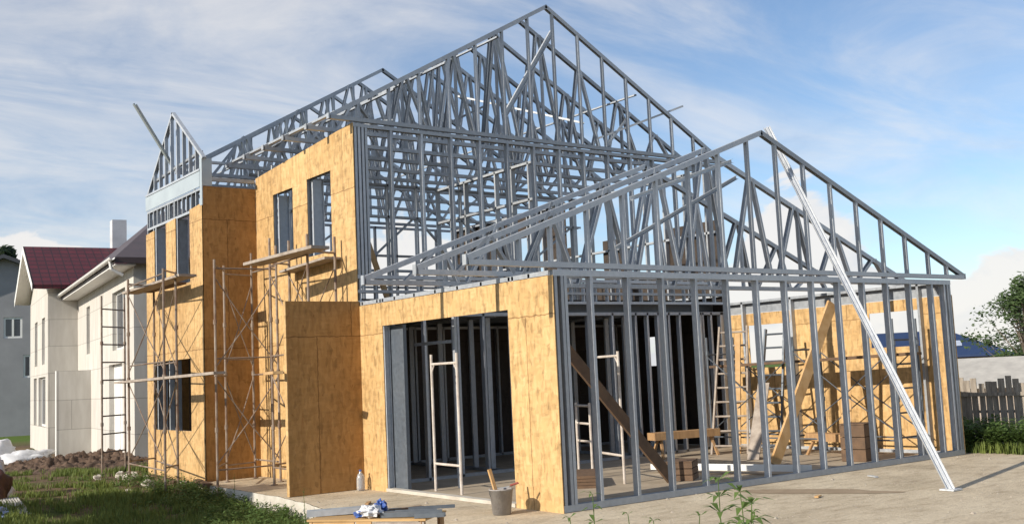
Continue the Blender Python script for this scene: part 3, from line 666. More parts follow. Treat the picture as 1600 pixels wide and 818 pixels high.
off(-.72, -.1, -.1, .18, .372, .12, .06, 'wide grey channel offcut on the left of the work table', STEEL)
off(-.3, .12, .32, .26, .372, .05, .03, 'thin dark channel offcut at the back of the work table', STEEL_D)
off(-.05, -.24, .3, -.1, .40, .05, .03, 'dark timber sliver under the blue and white bag on the work table', WOOD_D)
off(.3, .1, .75, .2, .40, .04, .03, 'thin dark rod like offcut pointing right from the work table', STEEL_D)
off(.0, -.02, .62, .0, .372, .06, .04, 'dark channel offcut across the middle of the work table', STEEL_D)
off(.12, -.18, .72, -.14, .372, .1, .05, 'grey channel offcut at the right front of the work table', STEEL_D)
off(.1, .1, .34, .38, .39, .07, .04, 'brown timber offcut pointing back from the work table', WOOD_D)
off(.5, -.27, .8, -.25, .372, .05, .04, 'short channel offcut overhanging the right end of the table', STEEL_D)
bagm = MB(); random.seed(3)
def lump(c, rx, ry, rz, n=14, k=18, amp=.3, seed=0, fr=2.2):
    m = MB(); c = Vector(c)
    for j_ in range(n+1):
        ph = math.pi*j_/n
        for i in range(k):
            th = 2*math.pi*i/k; d = Vector((math.sin(ph)*math.cos(th), math.sin(ph)*math.sin(th), math.cos(ph)))
            f = 1 + amp*mnoise.fractal(d*fr + Vector((seed, seed*2, 0)), 1, 2, 4)
            m.v.append((c.x + d.x*rx*f, c.y + d.y*ry*f, c.z + max(-.95, d.z)*rz*f))
    for j_ in range(n):
        for i in range(k): a = j_*k+i; b_ = j_*k+(i+1) % k; m.f.append((a, b_, b_+k, a+k))
    return m
bag = empty('plastic_bag', 'crumpled blue and white plastic bag on the work table', 'bag')
lump(tp(.0, -.16, .43), .1, .15, .055, amp=.6, seed=2).build('white_side', PLASTIC, bag); lump(tp(.04, -.02, .45), .06, .07, .06, amp=.7, seed=5).build('blue_side', BLUEP, bag); lump(tp(-.12, -.16, .40), .04, .08, .03, amp=.7, seed=7).build('blue_side', BLUEP, bag)

# ---- sacks and wraps at the far left
SK = 'white sacks heaped by the soil mound'
for i, (x, y, z, rx, ry, rz, lab) in enumerate([(-1.35, 23.6, .0, .6, .5, .26, 'white sack at the front of the sack heap'), (-.75, 25.2, .0, .6, .5, .24, 'flatter white sack on the right of the sack heap'), (-1.9, 24.6, .0, .6, .6, .38, 'white sack at the left edge of the picture')]):
    tag(lump((x, y, gz(x, y) + rz*.8), rx, ry, rz, 16, 22, .5, i*3+1, 1.6).build('sack', PLASTIC, None, True), lab, 'sack', SK)
tag(lump((-4.78, 10.0, .0), .40, .5, .6, 26, 32, .35, 4, 1.5).build('wrapped_bundle', RUST, None, True), 'dark rusty brown bundle at the lower left edge of the picture', 'bundle')
tag(lump((-4.42, 11.6, .0), .36, .45, .6, 26, 32, .45, 14, 1.6).build('film_sheet', PLASTIC, None, True), 'crumpled white plastic film heaped behind the rusty brown bundle', 'plastic film')
m = MB()
for i in range(14):
    x = -4.62 + i*.022; z = .012*(i % 2)
    m.quad((x, 8.1, -.28+z), (x+.022, 8.1, -.28+.012*((i+1) % 2)), (x+.022+.0, 9.6, .02+.012*((i+1) % 2)), (x, 9.6, .02+z))
o = m.build('corrugated_sheet', ASBEST); sm = o.modifiers.new('solid', 'SOLIDIFY'); sm.thickness = .008; tag(o, 'narrow pale ribbed sheet leaning in the grass at the lower left', 'sheet')
tag(lump((-4.85, 8.7, -.16), .2, .3, .12, 14, 20, .6, 24, 2).build('film_sheet', simple('blue_film', (.35, .42, .6), None, 5, .5)), 'small bluish plastic film at the bottom left corner', 'plastic film')
# blocks near the bay
bb = 'broken pale blocks near the bay'
for i, (x, y, s_, lab) in enumerate([(-1.75, 10.6, .16, 'pale concrete lump before the wide bay window'), (-1.55, 12.4, .2, 'pale block at the far foot of the bay'), (-1.5, 13.2, .16, 'small pale block beyond the bay foot'), (-2.35, 9.9, .08, 'tiny white stone in the grass by the bay scaffold'), (-1.9, 13.6, .12, 'pale stone under the ladder framed scaffold')]):
    tag(lump((x, y, gz(x, y) + s_*.5), s_*.95, s_*.7, s_*.5, 8, 10, .6, i*5, 1.2).build('concrete_block', CONC), lab, 'block', bb)
for i, (x, y, L, lab) in enumerate([(-1.6, 10.3, 1.6, 'dark beam lying at the foot of the bay'), (-1.35, 8.9, .8, 'dark short beam at the corner of the kerb')]):
    m = MB(); m.bar((x, y - L/2, gz(x, y)+.12), (x+.05, y + L/2, gz(x, y)+.16), .1, .12); tag(m.build('beam', WOOD_D), lab, 'beam', 'beams at the bay foot')

# ================================================================== NEIGHBOURING HOUSE (rotated -7 deg), origin at the inner corner
nb = empty('block_house', 'pale unrendered block house with a red tiled cross gable and brown main roof', 'house')
NBM = Matrix.Translation((1.7, 29.48, -.35)) @ Matrix.Rotation(R(-7), 4, 'Z')
def nbp(name, mb, mat, parent=None, label=None):
    o = mb.build(name, mat, parent or nb)
    if label: o['label'] = label
    return o
E0, TW = 5.62, .99
# lit wall from y=0 to -11.1 at x=0, windows
m = MB(); wall(m, [-11.1, 0], [0, E0], [(-3.0, -2.2, 3.4, 5.0), (-9.8, -7.6, 3.3, 5.0), (-9.2, -6.9, .0, 2.9)], lambda u, v: (0, u, v), .3, (1, 0, 0)); m.box(.3, 5.6, -11.1, -10.8, 0, E0); nw = nbp('wall', m, BLOCK)
m = MB()
wall(m, [0, 6.4], [0, 5.9], [(1.0, 2.0, 3.2, 4.9), (3.6, 4.6, 3.2, 4.9), (.8, 3.2, .95, 2.75), (3.9, 5.0, .95, 2.75)], lambda u, v: (-TW, u, v), .3, (1, 0, 0)); m.box(-.69, 0.0, 0.0, .3, 0, 5.9)
m.poly([(-TW, 0, 5.9), (-TW, 6.4, 5.9), (-TW, 3.2, 7.6)]); nbp('wall', m, BLOCK, None, 'tower like end with tall narrow windows')
def pane(x, y0, y1, z0, z1, fr=.07, parent=None, mat=WHITE):
    f = MB(); f.box(x, x+.06, y0, y0+fr, z0, z1); f.box(x, x+.06, y1-fr, y1, z0, z1); f.box(x, x+.06, y0+fr, y1-fr, z0, z0+fr); f.box(x, x+.06, y0+fr, y1-fr, z1-fr, z1)
    f.box(x+.002, x+.058, (y0+y1)/2-.03, (y0+y1)/2+.03, z0+fr, z1-fr)
    w = nbp('window', f, mat, parent); g_ = MB(); g_.box(x+.02, x+.03, y0+fr, y1-fr, z0+fr, z1-fr); nbp('pane', g_, DARKWIN, w)
pane(.12, -3.0, -2.2, 3.4, 5.0); pane(.12, -9.8, -7.6, 3.3, 5.0)
pane(-.87, 1.0, 2.0, 3.2, 4.9); pane(-.87, 3.6, 4.6, 3.2, 4.9); pane(-.87, .8, 3.2, .95, 2.75); pane(-.87, 3.9, 5.0, .95, 2.75)
m = MB(); m.box(.15, .22, -9.2, -6.9, 0, 2.9); dr = nbp('door', m, WHITE, None, 'white double door under the ladder framed scaffold'); nbp('door_panel', MB().box(.135, .149, -9.0, -8.15, .2, 2.6).box(.135, .149, -8.0, -7.1, .2, 2.6), WHITE, dr)
# roofs
sl = .88; xe = -.55
m = MB(); A = (xe, -11.6, E0-.02); B = (xe, 1.2, E0-.02); Ht = 4.6*sl
HW = 3.25; Ht = HW*sl
m.v += [(xe, -11.6, E0), (xe, 1.4, E0), (xe+HW, 1.4, E0+Ht), (xe+HW, -3.0, E0+Ht), (xe+2*HW, 1.4, E0), (xe+2*HW, -11.6, E0)]
m.v += [(x, y, z-.16) for x, y, z in m.v[:6]]
m.f += [(0, 3, 2, 1), (3, 5, 4, 2), (0, 5, 3), (6, 7, 8, 9), (9, 8, 10, 11), (6, 9, 11), (0, 1, 7, 6), (1, 2, 8, 7), (2, 4, 10, 8), (4, 5, 11, 10), (5, 0, 6, 11)]
mr_ = nbp('roof', m, BROWN, None, 'brown main roof')
m = MB(); m.box(xe+.02, 0.0, -11.5, -.02, E0-.20, E0-.165); nbp('soffit', m, WHITE, mr_)
m = MB()
for i in range(24):  # half round gutter
    pass
m.prism([(math.cos(a)*.075, math.sin(a)*.075) for a in [math.pi*i/8 for i in range(9)]] + [(math.cos(a)*.06, math.sin(a)*.06) for a in [math.pi*i/8 for i in range(8, -1, -1)]], (xe-.08, -11.7, E0-.02), (xe-.08, .3, E0-.02), (1, 0, 0))
m.tube((xe-.08, -11.3, E0-.08), (xe-.04, -11.3, E0-.30), .045, 10); m.tube((xe-.04, -11.3, E0-.30), (xe+.25, -11.3, E0-.45), .045, 10)
nbp('gutter', m, WHITE, mr_)
# red cross gable: ridge along local x at y=3.2
m = MB(); x0, x1, yr, yl, yh = -TW-.55, 2.6, 3.2, -.5, 6.9; zr, zr0 = 7.75, 5.95
m.v += [(x0, yl, zr0), (x1, yl, zr0), (x1, yr, zr), (x0, yr, zr), (x1, yh, zr0), (x0, yh, zr0)]; m.v += [(x, y, z-.14) for x, y, z in m.v[:6]]
m.f += [(0, 1, 2, 3), (3, 2, 4, 5), (6, 9, 8, 7), (9, 11, 10, 8), (0, 6, 7, 1), (1, 7, 8, 2), (2, 8, 10, 4), (4, 10, 11, 5)]
rr = nbp('roof', m, RED, None, 'dark red tiled roof')
m = MB(); m.poly([(x0-.012, yl-.02, zr0-.25), (x0-.012, yl-.02, zr0+.02), (x0-.012, yr, zr+.02), (x0-.012, yr, zr-.28)]); m.poly([(x0-.012, yr, zr-.28), (x0-.012, yr, zr+.02), (x0-.012, yh+.02, zr0+.02), (x0-.012, yh+.02, zr0-.25)])
m.poly([(x0-.01, yl, zr0-.15), (x0-.01, yr, zr-.15), (-TW, yr, zr-.17), (-TW, yl, zr0-.17)]); m.poly([(x0-.01, yr, zr-.15), (x0-.01, yh, zr0-.15), (-TW, yh, zr0-.17), (-TW, yr, zr-.17)])
nbp('bargeboard', m, WHITE, rr)
m = MB(); m.box(1.75, 2.3, 3.6, 4.2, 6.5, 8.95); nbp('chimney', m, simple('chimney_render', (.62, .62, .64), None, 2, .9), mr_)
# porch fin wall
m = MB(); m.box(-1.05, 0, -3.2, -2.95, 0, 2.85); nbp('fin_wall', m, BLOCK, None, 'grey block fin wall before the house')
m = MB(); m.box(-1.07, -1.052, -3.21, -2.94, 0, 2.86); nbp('lit_edge_strip', m, WHITE)  # white strip paints the sunlit end of the fin wall
nb.matrix_world = NBM
# white bucket & clutter by it
m = MB(); m.lathe((1.15, 27.6, -.3), [(0, 0), (.16, 0), (.18, .5), (.0, .5)], 14); tag(m.build('plastic_canister', WHITE), 'white canister standing by the end of the block fin wall', 'canister')

# ---- far grey house
fh = empty('grey_house', 'plain grey house with dark roof and white windows at the left edge', 'house')
m = MB(); wall(m, [-6, 4.5], [0, 7.9], [(-.75, .15, 5.7, 6.8), (-1.9, -.8, 5.7, 6.8), (-.1, .62, 3.6, 4.8)][0:1] + [(-.1+.3, .9, 3.6, 4.8)], lambda u, v: (u, 0, v), .3, (0, 1, 0)); m.box(4.2, 4.5, .3, 10, 0, 7.9); m.box(-6, -5.7, .3, 10, 0, 7.9)
m.poly([(-6, 0, 7.9), (4.5, 0, 7.9), (-.75, 0, 9.9)]); m.build('wall', GREYWALL, fh)
m = MB(); m.v += [(-6.6, -.5, 7.75), (-.75, -.5, 10.1), (5.1, -.5, 7.75), (-6.6, 10, 7.75), (-.75, 10, 10.1), (5.1, 10, 7.75)]; m.v += [(x, y, z-.2) for x, y, z in m.v[:6]]
m.f += [(0, 1, 4, 3), (1, 2, 5, 4), (6, 9, 10, 7), (7, 10, 11, 8), (0, 6, 7, 1), (1, 7, 8, 2), (2, 8, 11, 5), (0, 3, 9, 6)]; m.build('roof', DARKROOF, fh)
for (a, b_, c, d) in ((-.75, .15, 5.7, 6.8), (.2, .9, 3.6, 4.8)):
    f = MB(); f.box(a, b_, .05, .12, c, c+.1); f.box(a, b_, .05, .12, d-.1, d); f.box(a, a+.1, .051, .119, c+.1, d-.1); f.box(b_-.1, b_, .051, .119, c+.1, d-.1); f.box((a+b_)/2-.05, (a+b_)/2+.05, .051, .119, c+.1, d-.1)
    w = f.build('window', WHITE, fh); MB().box(a+.1, b_-.1, .08, .1, c+.1, d-.1).build('pane', DARKWIN, w)
fh.location = (4.0, 50.3, -.9); fh.rotation_euler = (0, 0, R(-12))
# ================================================================== RIGHT BACKGROUND
# picket fence
fe = empty('picket_fence', 'weathered brown vertical board fence beyond the right end of the house', 'fence')
fa, fb = Vector((10.4, 3.3, 0)), Vector((12.4, -5.5, 0)); fd = (fb-fa).normalized(); fn_ = Vector((fd.y, -fd.x, 0)); L = (fb-fa).length
n = int(L/.125); random.seed(5)
for i in range(n):
    c = fa + fd*(i*.125); h = 1.22 + random.uniform(-.08, .07); w = .105 + random.uniform(-.015, .01); tl = random.uniform(-.02, .02)
    m = MB(); p = c + fn_*random.uniform(0, .012)
    m.bar(p + Vector((0, 0, -.3)), p + Vector((fd.x*tl, fd.y*tl, h)), w, .02, fd); m.build('picket', PICKET, fe)
for z in (.25, .95): MB().bar(fa + Vector((0, 0, z)) + fn_*.04, fb + Vector((0, 0, z)) + fn_*.04, .07, .04, (0, 0, 1)).build('rail', PICKET, fe)
MB().bar(fa + Vector((0, 0, .62)) - fn_*.05, fb + Vector((0, 0, .62)) - fn_*.05, .05, .03, (0, 0, 1)).build('rail', PICKET, fe)
# shed
sh = empty('shed', 'low shed with pale roof sheets behind the board fence', 'shed')
MB().box(-2.6, 2.6, .1, 3, -.5, 1.05).build('wall', WOOD_G, sh)
m = MB(); m.v += [(-3, -.2, .98), (3, -.2, .98), (2.2, 1.6, 1.66), (-2.2, 1.6, 1.66), (3, 3.4, .98), (-3, 3.4, .98)]; m.v += [(x, y, z-.06) for x, y, z in m.v[:6]]
m.f += [(0, 1, 2, 3), (3, 2, 4, 5), (6, 9, 8, 7), (0, 6, 7, 1), (1, 7, 8, 2), (2, 8, 10, 4), (4, 10, 11, 5), (5, 11, 6, 0), (0, 3, 5), (6, 11, 9), (1, 4, 2)]; m.build('roof', ASBEST, sh)
sh.location = (16.8, 3.6, -.05); sh.rotation_euler = (0, 0, R(-62))
# blue roofed building
bh = empty('blue_roof_house', 'long low building under a blue metal hip roof with two skylights beyond the fence', 'house')
m = MB(); wall(m, [-8, 3.4], [-2, 1.75], [(-6 + k*1.5, -5.3 + k*1.5, .5, 1.3) for k in range(6)], lambda u, v: (u, 0, v), .2, (0, 1, 0)); m.box(3.2, 3.4, .2, 7, -2, 1.75); m.build('wall', simple('brown_wall', (.25, .19, .14), None, 2, .9), bh)
m = MB(); m.v += [(-8.6, -.4, 1.7), (3.8, -.4, 1.7), (.2, 3.5, 3.3), (-5, 3.5, 3.3), (3.8, 7.4, 1.7), (-8.6, 7.4, 1.7)]; m.v += [(x, y, z-.12) for x, y, z in m.v[:6]]
m.f += [(0, 1, 2, 3), (3, 2, 4, 5), (1, 4, 2), (0, 3, 5), (0, 6, 7, 1), (1, 7, 10, 4), (4, 10, 11, 5), (5, 11, 6, 0)]; rf_ = m.build('roof', BLUE, bh)
for x in (-.9, .3): MB().quad((x, .9, 2.265), (x+.7, .9, 2.265), (x+.7, 1.7, 2.594), (x, 1.7, 2.594)).build('skylight', simple('skylight_glass', (.45, .5, .6), None, 3, .2), rf_)
bh.location = (50.8, 26.0, -.05); bh.rotation_euler = (0, 0, R(-58))
# trees
def tree(base, h, crown, label, mat, nleaf, seed, leaf=.12, group=None, clusters=26, low=.35, trunk=.12, name='tree', flat=1.0):
    random.seed(seed); t_ = empty(name, label, 'tree', group); base = Vector(base)
    m = MB(); p = base.copy(); segs = 6; top_ = []
    for i in range(segs):
        q = base + Vector((random.uniform(-.1, .1)*h*.1*i, random.uniform(-.1, .1)*h*.1*i, h*.85*(i+1)/segs)); m.tube(p, q, trunk*(1-i/segs*.75), 8, trunk*(1-(i+1)/segs*.75)); p = q; top_.append(q)
    cl = []
    for i in range(clusters):
        a = random.uniform(0, 2*math.pi); zf = random.uniform(low, 1.0); prof = math.sin(math.pi*min(.98, (zf-low)/(1-low)*.8+.2))
        r = crown*prof*random.uniform(.35, 1.05); c = base + Vector((r*math.cos(a), r*math.sin(a), h*zf)); cl.append((c, crown*random.uniform(.14, .32)))
        s_ = top_[min(segs-1, max(0, int(zf*segs)-2))]; m.tube(s_, c, trunk*.28, 5, trunk*.07)
    m.build('trunk', BARK, t_)
    lf = MB()
    for i in range(nleaf):
        c, r = cl[i % len(cl)]
        d = Vector((random.gauss(0, 1), random.gauss(0, 1), random.gauss(0, .75*flat))); d = d.normalized()*r*random.random()**.45
        q = c + d; s_ = leaf*random.uniform(.6, 1.4)
        u_ = Vector((random.uniform(-1, 1), random.uniform(-1, 1), random.uniform(-.6, .6))).normalized(); v_ = u_.orthogonal().normalized()
        lf.poly([q - u_*s_, q - v_*s_*.45, q + u_*s_, q + v_*s_*.45])
    lf.build('crown', mat, t_); return t_
TG = 'trees beyond the right fence'
tree((26.9, 8.2, -.9), 4.9, 1.75, 'loose green tree with pale trunk rising behind the shed at the right edge', LEAF, 7000, 11, .07, TG, 60, .34, .09)
tree((27.5, 5.6, -.9), 4.3, 2.0, 'dense tree at the far right beyond the fence', LEAF, 9000, 12, .09, TG, 30, .2, .12)
tree((60, 26, -2.5), 4.8, 3.4, 'dark round tree behind the blue roofed building', LEAF_D, 5000, 13, .2, TG, 26, .1, .2)
tree((58, 21.5, -2.5), 4.6, 3.6, 'dark bushy tree between the blue roof and the shed tree', LEAF_D, 5000, 14, .2, TG, 26, .1, .2)
TL = 'trees behind the grey house'
tree((8.6, 78, 0), 12.6, 2.4, 'dark tree rising behind the grey house roof', LEAF_D, 6000, 15, .3, TL, 22, .5, .3)
tree((7.2, 78, 0), 11.6, 1.6, 'dark tree cut by the left edge of the picture', LEAF_D, 3000, 16, .3, TL, 18, .5, .3)
tree((24, 84, 0), 14.0, 1.2, 'tree top peeping over the red roof ridge', LEAF_D, 2000, 17, .3, TL, 12, .7, .3)

tree((-13.6, 6.9, -.4), 6.4, 2.5, 'broad tree added out of view on the left to throw shade on the grass', LEAF, 9000, 18, .12, None, 30, .4, .15)  # unseen shadow caster, added to darken the grass at lower left
# ================================================================== GRASS AND WEEDS
def blades(name, spots, mat, hmin, hmax, wd, lean=.5, per=5, kind='stuff', zf=gz):
    m = MB()
    for (x, y) in spots:
        z = zf(x, y)
        for _ in range(per):
            bx, by = x + random.uniform(-.05, .05), y + random.uniform(-.05, .05); h = random.uniform(hmin, hmax); a = random.uniform(0, 6.28)
            lx, ly = math.cos(a)*lean*h*random.random(), math.sin(a)*lean*h*random.random(); px_, py_ = -math.sin(a)*wd, math.cos(a)*wd
            n_ = len(m.v); m.v += [(bx-px_, by-py_, z-.02), (bx+px_, by+py_, z-.02), (bx+lx*.5+px_*.8, by+ly*.5+py_*.8, z+h*.6), (bx+lx*.5-px_*.8, by+ly*.5-py_*.8, z+h*.6), (bx+lx, by+ly, z+h)]
            m.f += [(n_, n_+1, n_+2, n_+3), (n_+3, n_+2, n_+4)]
    o = m.build(name, mat); tag(o, kind=kind); return o
random.seed(21); spots = []
def edge_x(y):
    for a, b_ in zip(edge[2:], edge[3:]):
        if b_[1] <= y <= a[1]: return a[0] + (b_[0]-a[0])*(a[1]-y)/(a[1]-b_[1])
    return -1.2
while len(spots) < 9500:
    y = 1 + 20*random.random()**1.3; x = random.uniform(-5.6, edge_x(y) - .06 if y < 9.2 else -1.25)
    if y > 12.9: x = random.uniform(-4.5, 1.5)
    g_ = mnoise.noise(Vector((x*.9, y*.9, 3))) + .35*mnoise.noise(Vector((x*3, y*3, 1)))
    if g_ < -.05 and random.random() < .85: continue
    if 9.5 < y < 22 and g_ < .15 and random.random() < .93: continue
    spots.append((x, y))
tag(blades('grass', spots, GRASS, .04, .16, .008), label=None)
def leafy(name, pts, mat, seed, h, n_leaf, ls, kind=None, label=None, cat=None, zf=gz, group=None, spread=.12):
    random.seed(seed); m = MB()
    for (x, y) in pts:
        z = zf(x, y); hh = h*random.uniform(.6, 1.15)
        for _ in range(n_leaf):
            t_ = random.random()**.7; a = random.uniform(0, 6.28); r = spread*(1-.5*t_)*random.random()
            q = Vector((x + r*math.cos(a), y + r*math.sin(a), z + hh*t_)); u_ = Vector((math.cos(a), math.sin(a), random.uniform(-.3, .7))).normalized(); v_ = Vector((-math.sin(a), math.cos(a), 0)); s_ = ls*random.uniform(.6, 1.3)
            m.poly([q, q + u_*s_*.5 + v_*s_*.22, q + u_*s_, q + u_*s_*.5 - v_*s_*.22])
    o = m.build(name, mat); tag(o, label, cat, group, kind); return o
random.seed(31); wp = []
for _ in range(430):
    y = random.uniform(1.2, 8.8); x = edge_x(y) - abs(random.gauss(0, .55)) - .08
    if mnoise.noise(Vector((x*1.2, y*1.2, 9))) > -.25: wp.append((x, y))
for _ in range(120):
    y = random.uniform(8.5, 12); wp.append((-1.5 - abs(random.gauss(0, .4)), y))
leafy('weeds', wp, WEED, 33, .24, 26, .07, 'stuff', spread=.14)
# pebbles, mortar crumbs and small offcuts scattered over the yard
random.seed(61); pb = MB()
for _ in range(1500):
    x = random.uniform(-4, 10); y = random.uniform(-7, 5) if random.random() < .8 else random.uniform(-.6, 8)
    if x < edge_x(y) + .1 or y < -8: continue
    if 0 < x < 9.1 and y > -.02: continue
    r = random.uniform(.005, .014)*(1 if random.random() < .93 else 2.2); a = random.uniform(0, 6.28); c, q = math.cos(a)*r, math.sin(a)*r; n_ = len(pb.v)
    pb.v += [(x+c, y+q, -.006), (x-q, y+c, -.006), (x-c*1.2, y-q*1.2, -.006), (x+q, y-c, -.006), (x+c*.3, y+q*.3, -.006+r*.8), (x-c*.4, y-q*.4, -.006+r*.7)]
    pb.f += [(n_, n_+1, n_+4), (n_+1, n_+5, n_+4), (n_+1, n_+2, n_+5), (n_+2, n_+3, n_+5), (n_+3, n_+4, n_+5), (n_+3, n_, n_+4)]
tag(pb.build('gravel', simple('pebble', (.42, .37, .30), (.25, .21, .17), 30, .9)), kind='stuff')
SCG = 'scraps lying in the yard'
for i, (x, y, L, rz, mt, lab) in enumerate([(2.9, -1.6, .16, .4, WOOD_L, 'tiny pale wood scrap lying in the yard before the stud wall'), (5.2, -.8, .2, 1.2, STEEL_W, 'small bright metal scrap near the foot of the white prop'), (-.9, -1.0, .22, 2.2, WOOD_L, 'short pale stick lying in the yard left of the board clad corner'), (-1.0, 3.2, .25, .9, WOOD, 'brown wood scrap on the porch before the doorway sill')]):
    m = MB(); d_ = Vector((math.cos(rz), math.sin(rz), 0))*L/2; m.bar(Vector((x, y, .012)) - d_, Vector((x, y, .014)) + d_, .02, .05); tag(m.build('scrap', mt), lab, 'scrap', SCG)
# weed verge before the fence (right)
random.seed(41); vp = []
for _ in range(420):
    t_ = random.random(); c = Vector((9.7, 1.6, 0)).lerp(Vector((10.6, -4.5, 0)), t_); vp.append((c.x + random.uniform(-.55, .7), c.y + random.uniform(-.3, .3)))
leafy('weed_verge', vp, WEED, 43, .5, 60, .10, 'stuff', zf=lambda x, y: 0, spread=.22)
vp2 = [(random.uniform(9.3, 10.0), random.uniform(-3.5, 1.2)) for _ in range(600)]
blades('verge_grass', vp2, GRASS, .06, .22, .01, zf=lambda x, y: 0)
# tall single weeds near the lens
def tall_weed(x, y, z0, h, seed, label, n=26, ls=.085, flowers=False):
    random.seed(seed); t_ = empty('weed_plant', label, 'weed', 'tall weeds near the bottom edge')
    st_ = MB(); lf = MB(); p = Vector((x, y, z0)); lean = Vector((random.uniform(-.04, .04), random.uniform(-.04, .04), 1)); tips = []
    k_ = 10
    for i in range(k_):
        q = p + lean*h/k_ + Vector((random.uniform(-.008, .008), random.uniform(-.008, .008), 0)); st_.tube(p, q, .006*(1-i/k_*.6), 6, .006*(1-(i+1)/k_*.6)); p = q; tips.append(q.copy())
    for i in range(n):
        b_ = tips[min(k_-1, int((i/n)**.8*k_))]; a = i*2.4 + random.uniform(-.3, .3); s_ = ls*random.uniform(.7, 1.25)*(1.15 - .5*i/n)
        u_ = Vector((math.cos(a), math.sin(a), random.uniform(.1, .7))); v_ = Vector((-math.sin(a), math.cos(a), 0)); m1 = b_ + u_*s_*.5; tip = b_ + u_*s_ - Vector((0, 0, s_*.35))
        lf.poly([b_, m1 + v_*s_*.13, tip, m1 - v_*s_*.13])
    if flowers:
        for q in tips[-2:]:
            for _ in range(5): lf.poly([q + Vector((random.uniform(-.02, .02), random.uniform(-.02, .02), random.uniform(0, .03)))]*1 + [q + Vector((.012, 0, .03)), q + Vector((0, .012, .035))])
    st_.build('stem', WEED, t_); lf.build('leaves', WEED, t_)
WD = [(1122, 750, 5.6, 'left stem of the weed pair in front of the stud wall'), (1160, 768, 5.4, 'right broad leaved stem of the weed pair before the stud wall'), (1148, 785, 5.2, 'short weed between the pair of tall stems'), (925, 772, 6.2, 'weed rising before the garage corner post'), (974, 803, 6.0, 'weed tip right of the garage corner weed'), (902, 808, 6.0, 'low weed tip at the foot of the board clad corner'), (1090, 806, 5.6, 'low weed tip left of the weed pair'), (1176, 800, 5.3, 'low leafy weed at the right of the weed pair'), (1018, 812, 5.8, 'tiny weed tip midway along the bottom edge')]
for i, (px_, py_, D, lab) in enumerate(WD):
    d = cw + cr*((px_-800)/1663.68) - cu*((py_-409)/1663.68); hl = math.hypot(d.x, d.y); P_ = CAM + d*(D/hl)
    tall_weed(P_.x, P_.y, P_.z - .8, .8, 50+i, lab, 60 if i < 3 or i == 7 else 36, .15 if i < 3 else .11)
for i, (x, y, h, lab) in enumerate([(-1.62, 6.6, .55, 'weed stalk growing against the kerb left of the fin wall'), (-1.75, 3.7, .5, 'weed stalk beside the kerb below the fin wall')]):
    tall_weed(x, y, -.34, h+.1, 80+i, lab, 24, .07)

# ================================================================== LIGHT
SAZ, SEL = 181, 26
sd = Vector((math.cos(R(SAZ))*math.cos(R(SEL)), math.sin(R(SAZ))*math.cos(R(SEL)), math.sin(R(SEL))))
su = bpy.data.lights.new('sun', 'SUN'); su.energy = 5.0; su.angle = R(.5); su.color = (1, .92, .80)
so = bpy.data.objects.new('sun', su); COL.objects.link(so); so.rotation_euler = sd.to_track_quat('Z', 'Y').to_euler()
w = bpy.data.worlds.new('World'); scene.world = w; w.use_nodes = True; nt = w.node_tree; nt.nodes.clear()
out = N(nt, 'ShaderNodeOutputWorld'); sky = N(nt, 'ShaderNodeTexSky'); sky.sky_type = 'NISHITA'; sky.sun_disc = False
sky.sun_elevation = R(SEL); sky.sun_rotation = math.atan2(sd.x, sd.y); sky.air_density = 1.0; sky.air_density = .95; sky.dust_density = .2; sky.ozone_density = 3.0
bg1 = N(nt, 'ShaderNodeBackground'); bg1.inputs[1].default_value = .13; hs = N(nt, 'ShaderNodeHueSaturation'); hs.inputs['Saturation'].default_value = .98; nt.links.new(sky.outputs[0], hs.inputs['Color']); nt.links.new(hs.outputs[0], bg1.inputs[0])
tc = N(nt, 'ShaderNodeTexCoord').outputs['Generated']
sx = N(nt, 'ShaderNodeSeparateXYZ'); nt.links.new(tc, sx.inputs[0])
def M(op, a, b_=None, c=None, clamp=False):
    n_ = N(nt, 'ShaderNodeMath', operation=op, use_clamp=clamp)
    for i, v in enumerate((a, b_, c)):
        if v is None: continue
        if hasattr(v, 'is_output'): nt.links.new(v, n_.inputs[i])
        else: n_.inputs[i].default_value = v
    return n_.outputs[0]
zc = M('MAXIMUM', sx.outputs[2], 0.0); den = M('ADD', zc, .16)
pl = N(nt, 'ShaderNodeCombineXYZ'); nt.links.new(M('DIVIDE', sx.outputs[0], den), pl.inputs[0]); nt.links.new(M('DIVIDE', sx.outputs[1], den), pl.inputs[1])
cir = noisen(nt, mapping(nt, pl.outputs[0], (.8, 2.0, 1), (0, 0, R(35))), 1.1, 8, .62, .6)
cir2 = noisen(nt, mapping(nt, pl.outputs[0], (.5, .5, 1)), .9, 4, .5)
az = M('ARCTAN2', sx.outputs[1], sx.outputs[0])
# more cirrus to the left of the view (azimuth > 60 deg)
leftw = N(nt, 'ShaderNodeMapRange'); leftw.inputs[1].default_value = R(45); leftw.inputs[2].default_value = R(78); leftw.inputs[3].default_value = .0; leftw.inputs[4].default_value = .11; nt.links.new(az, leftw.inputs[0])
cm = M('ADD', M('ADD', M('MULTIPLY', cir, .7), M('MULTIPLY', cir2, .3)), leftw.outputs[0])
mrc = N(nt, 'ShaderNodeMapRange', interpolation_type='SMOOTHSTEP'); mrc.inputs[1].default_value = .40; mrc.inputs[2].default_value = .74; mrc.inputs[4].default_value = .7; nt.links.new(cm, mrc.inputs[0])
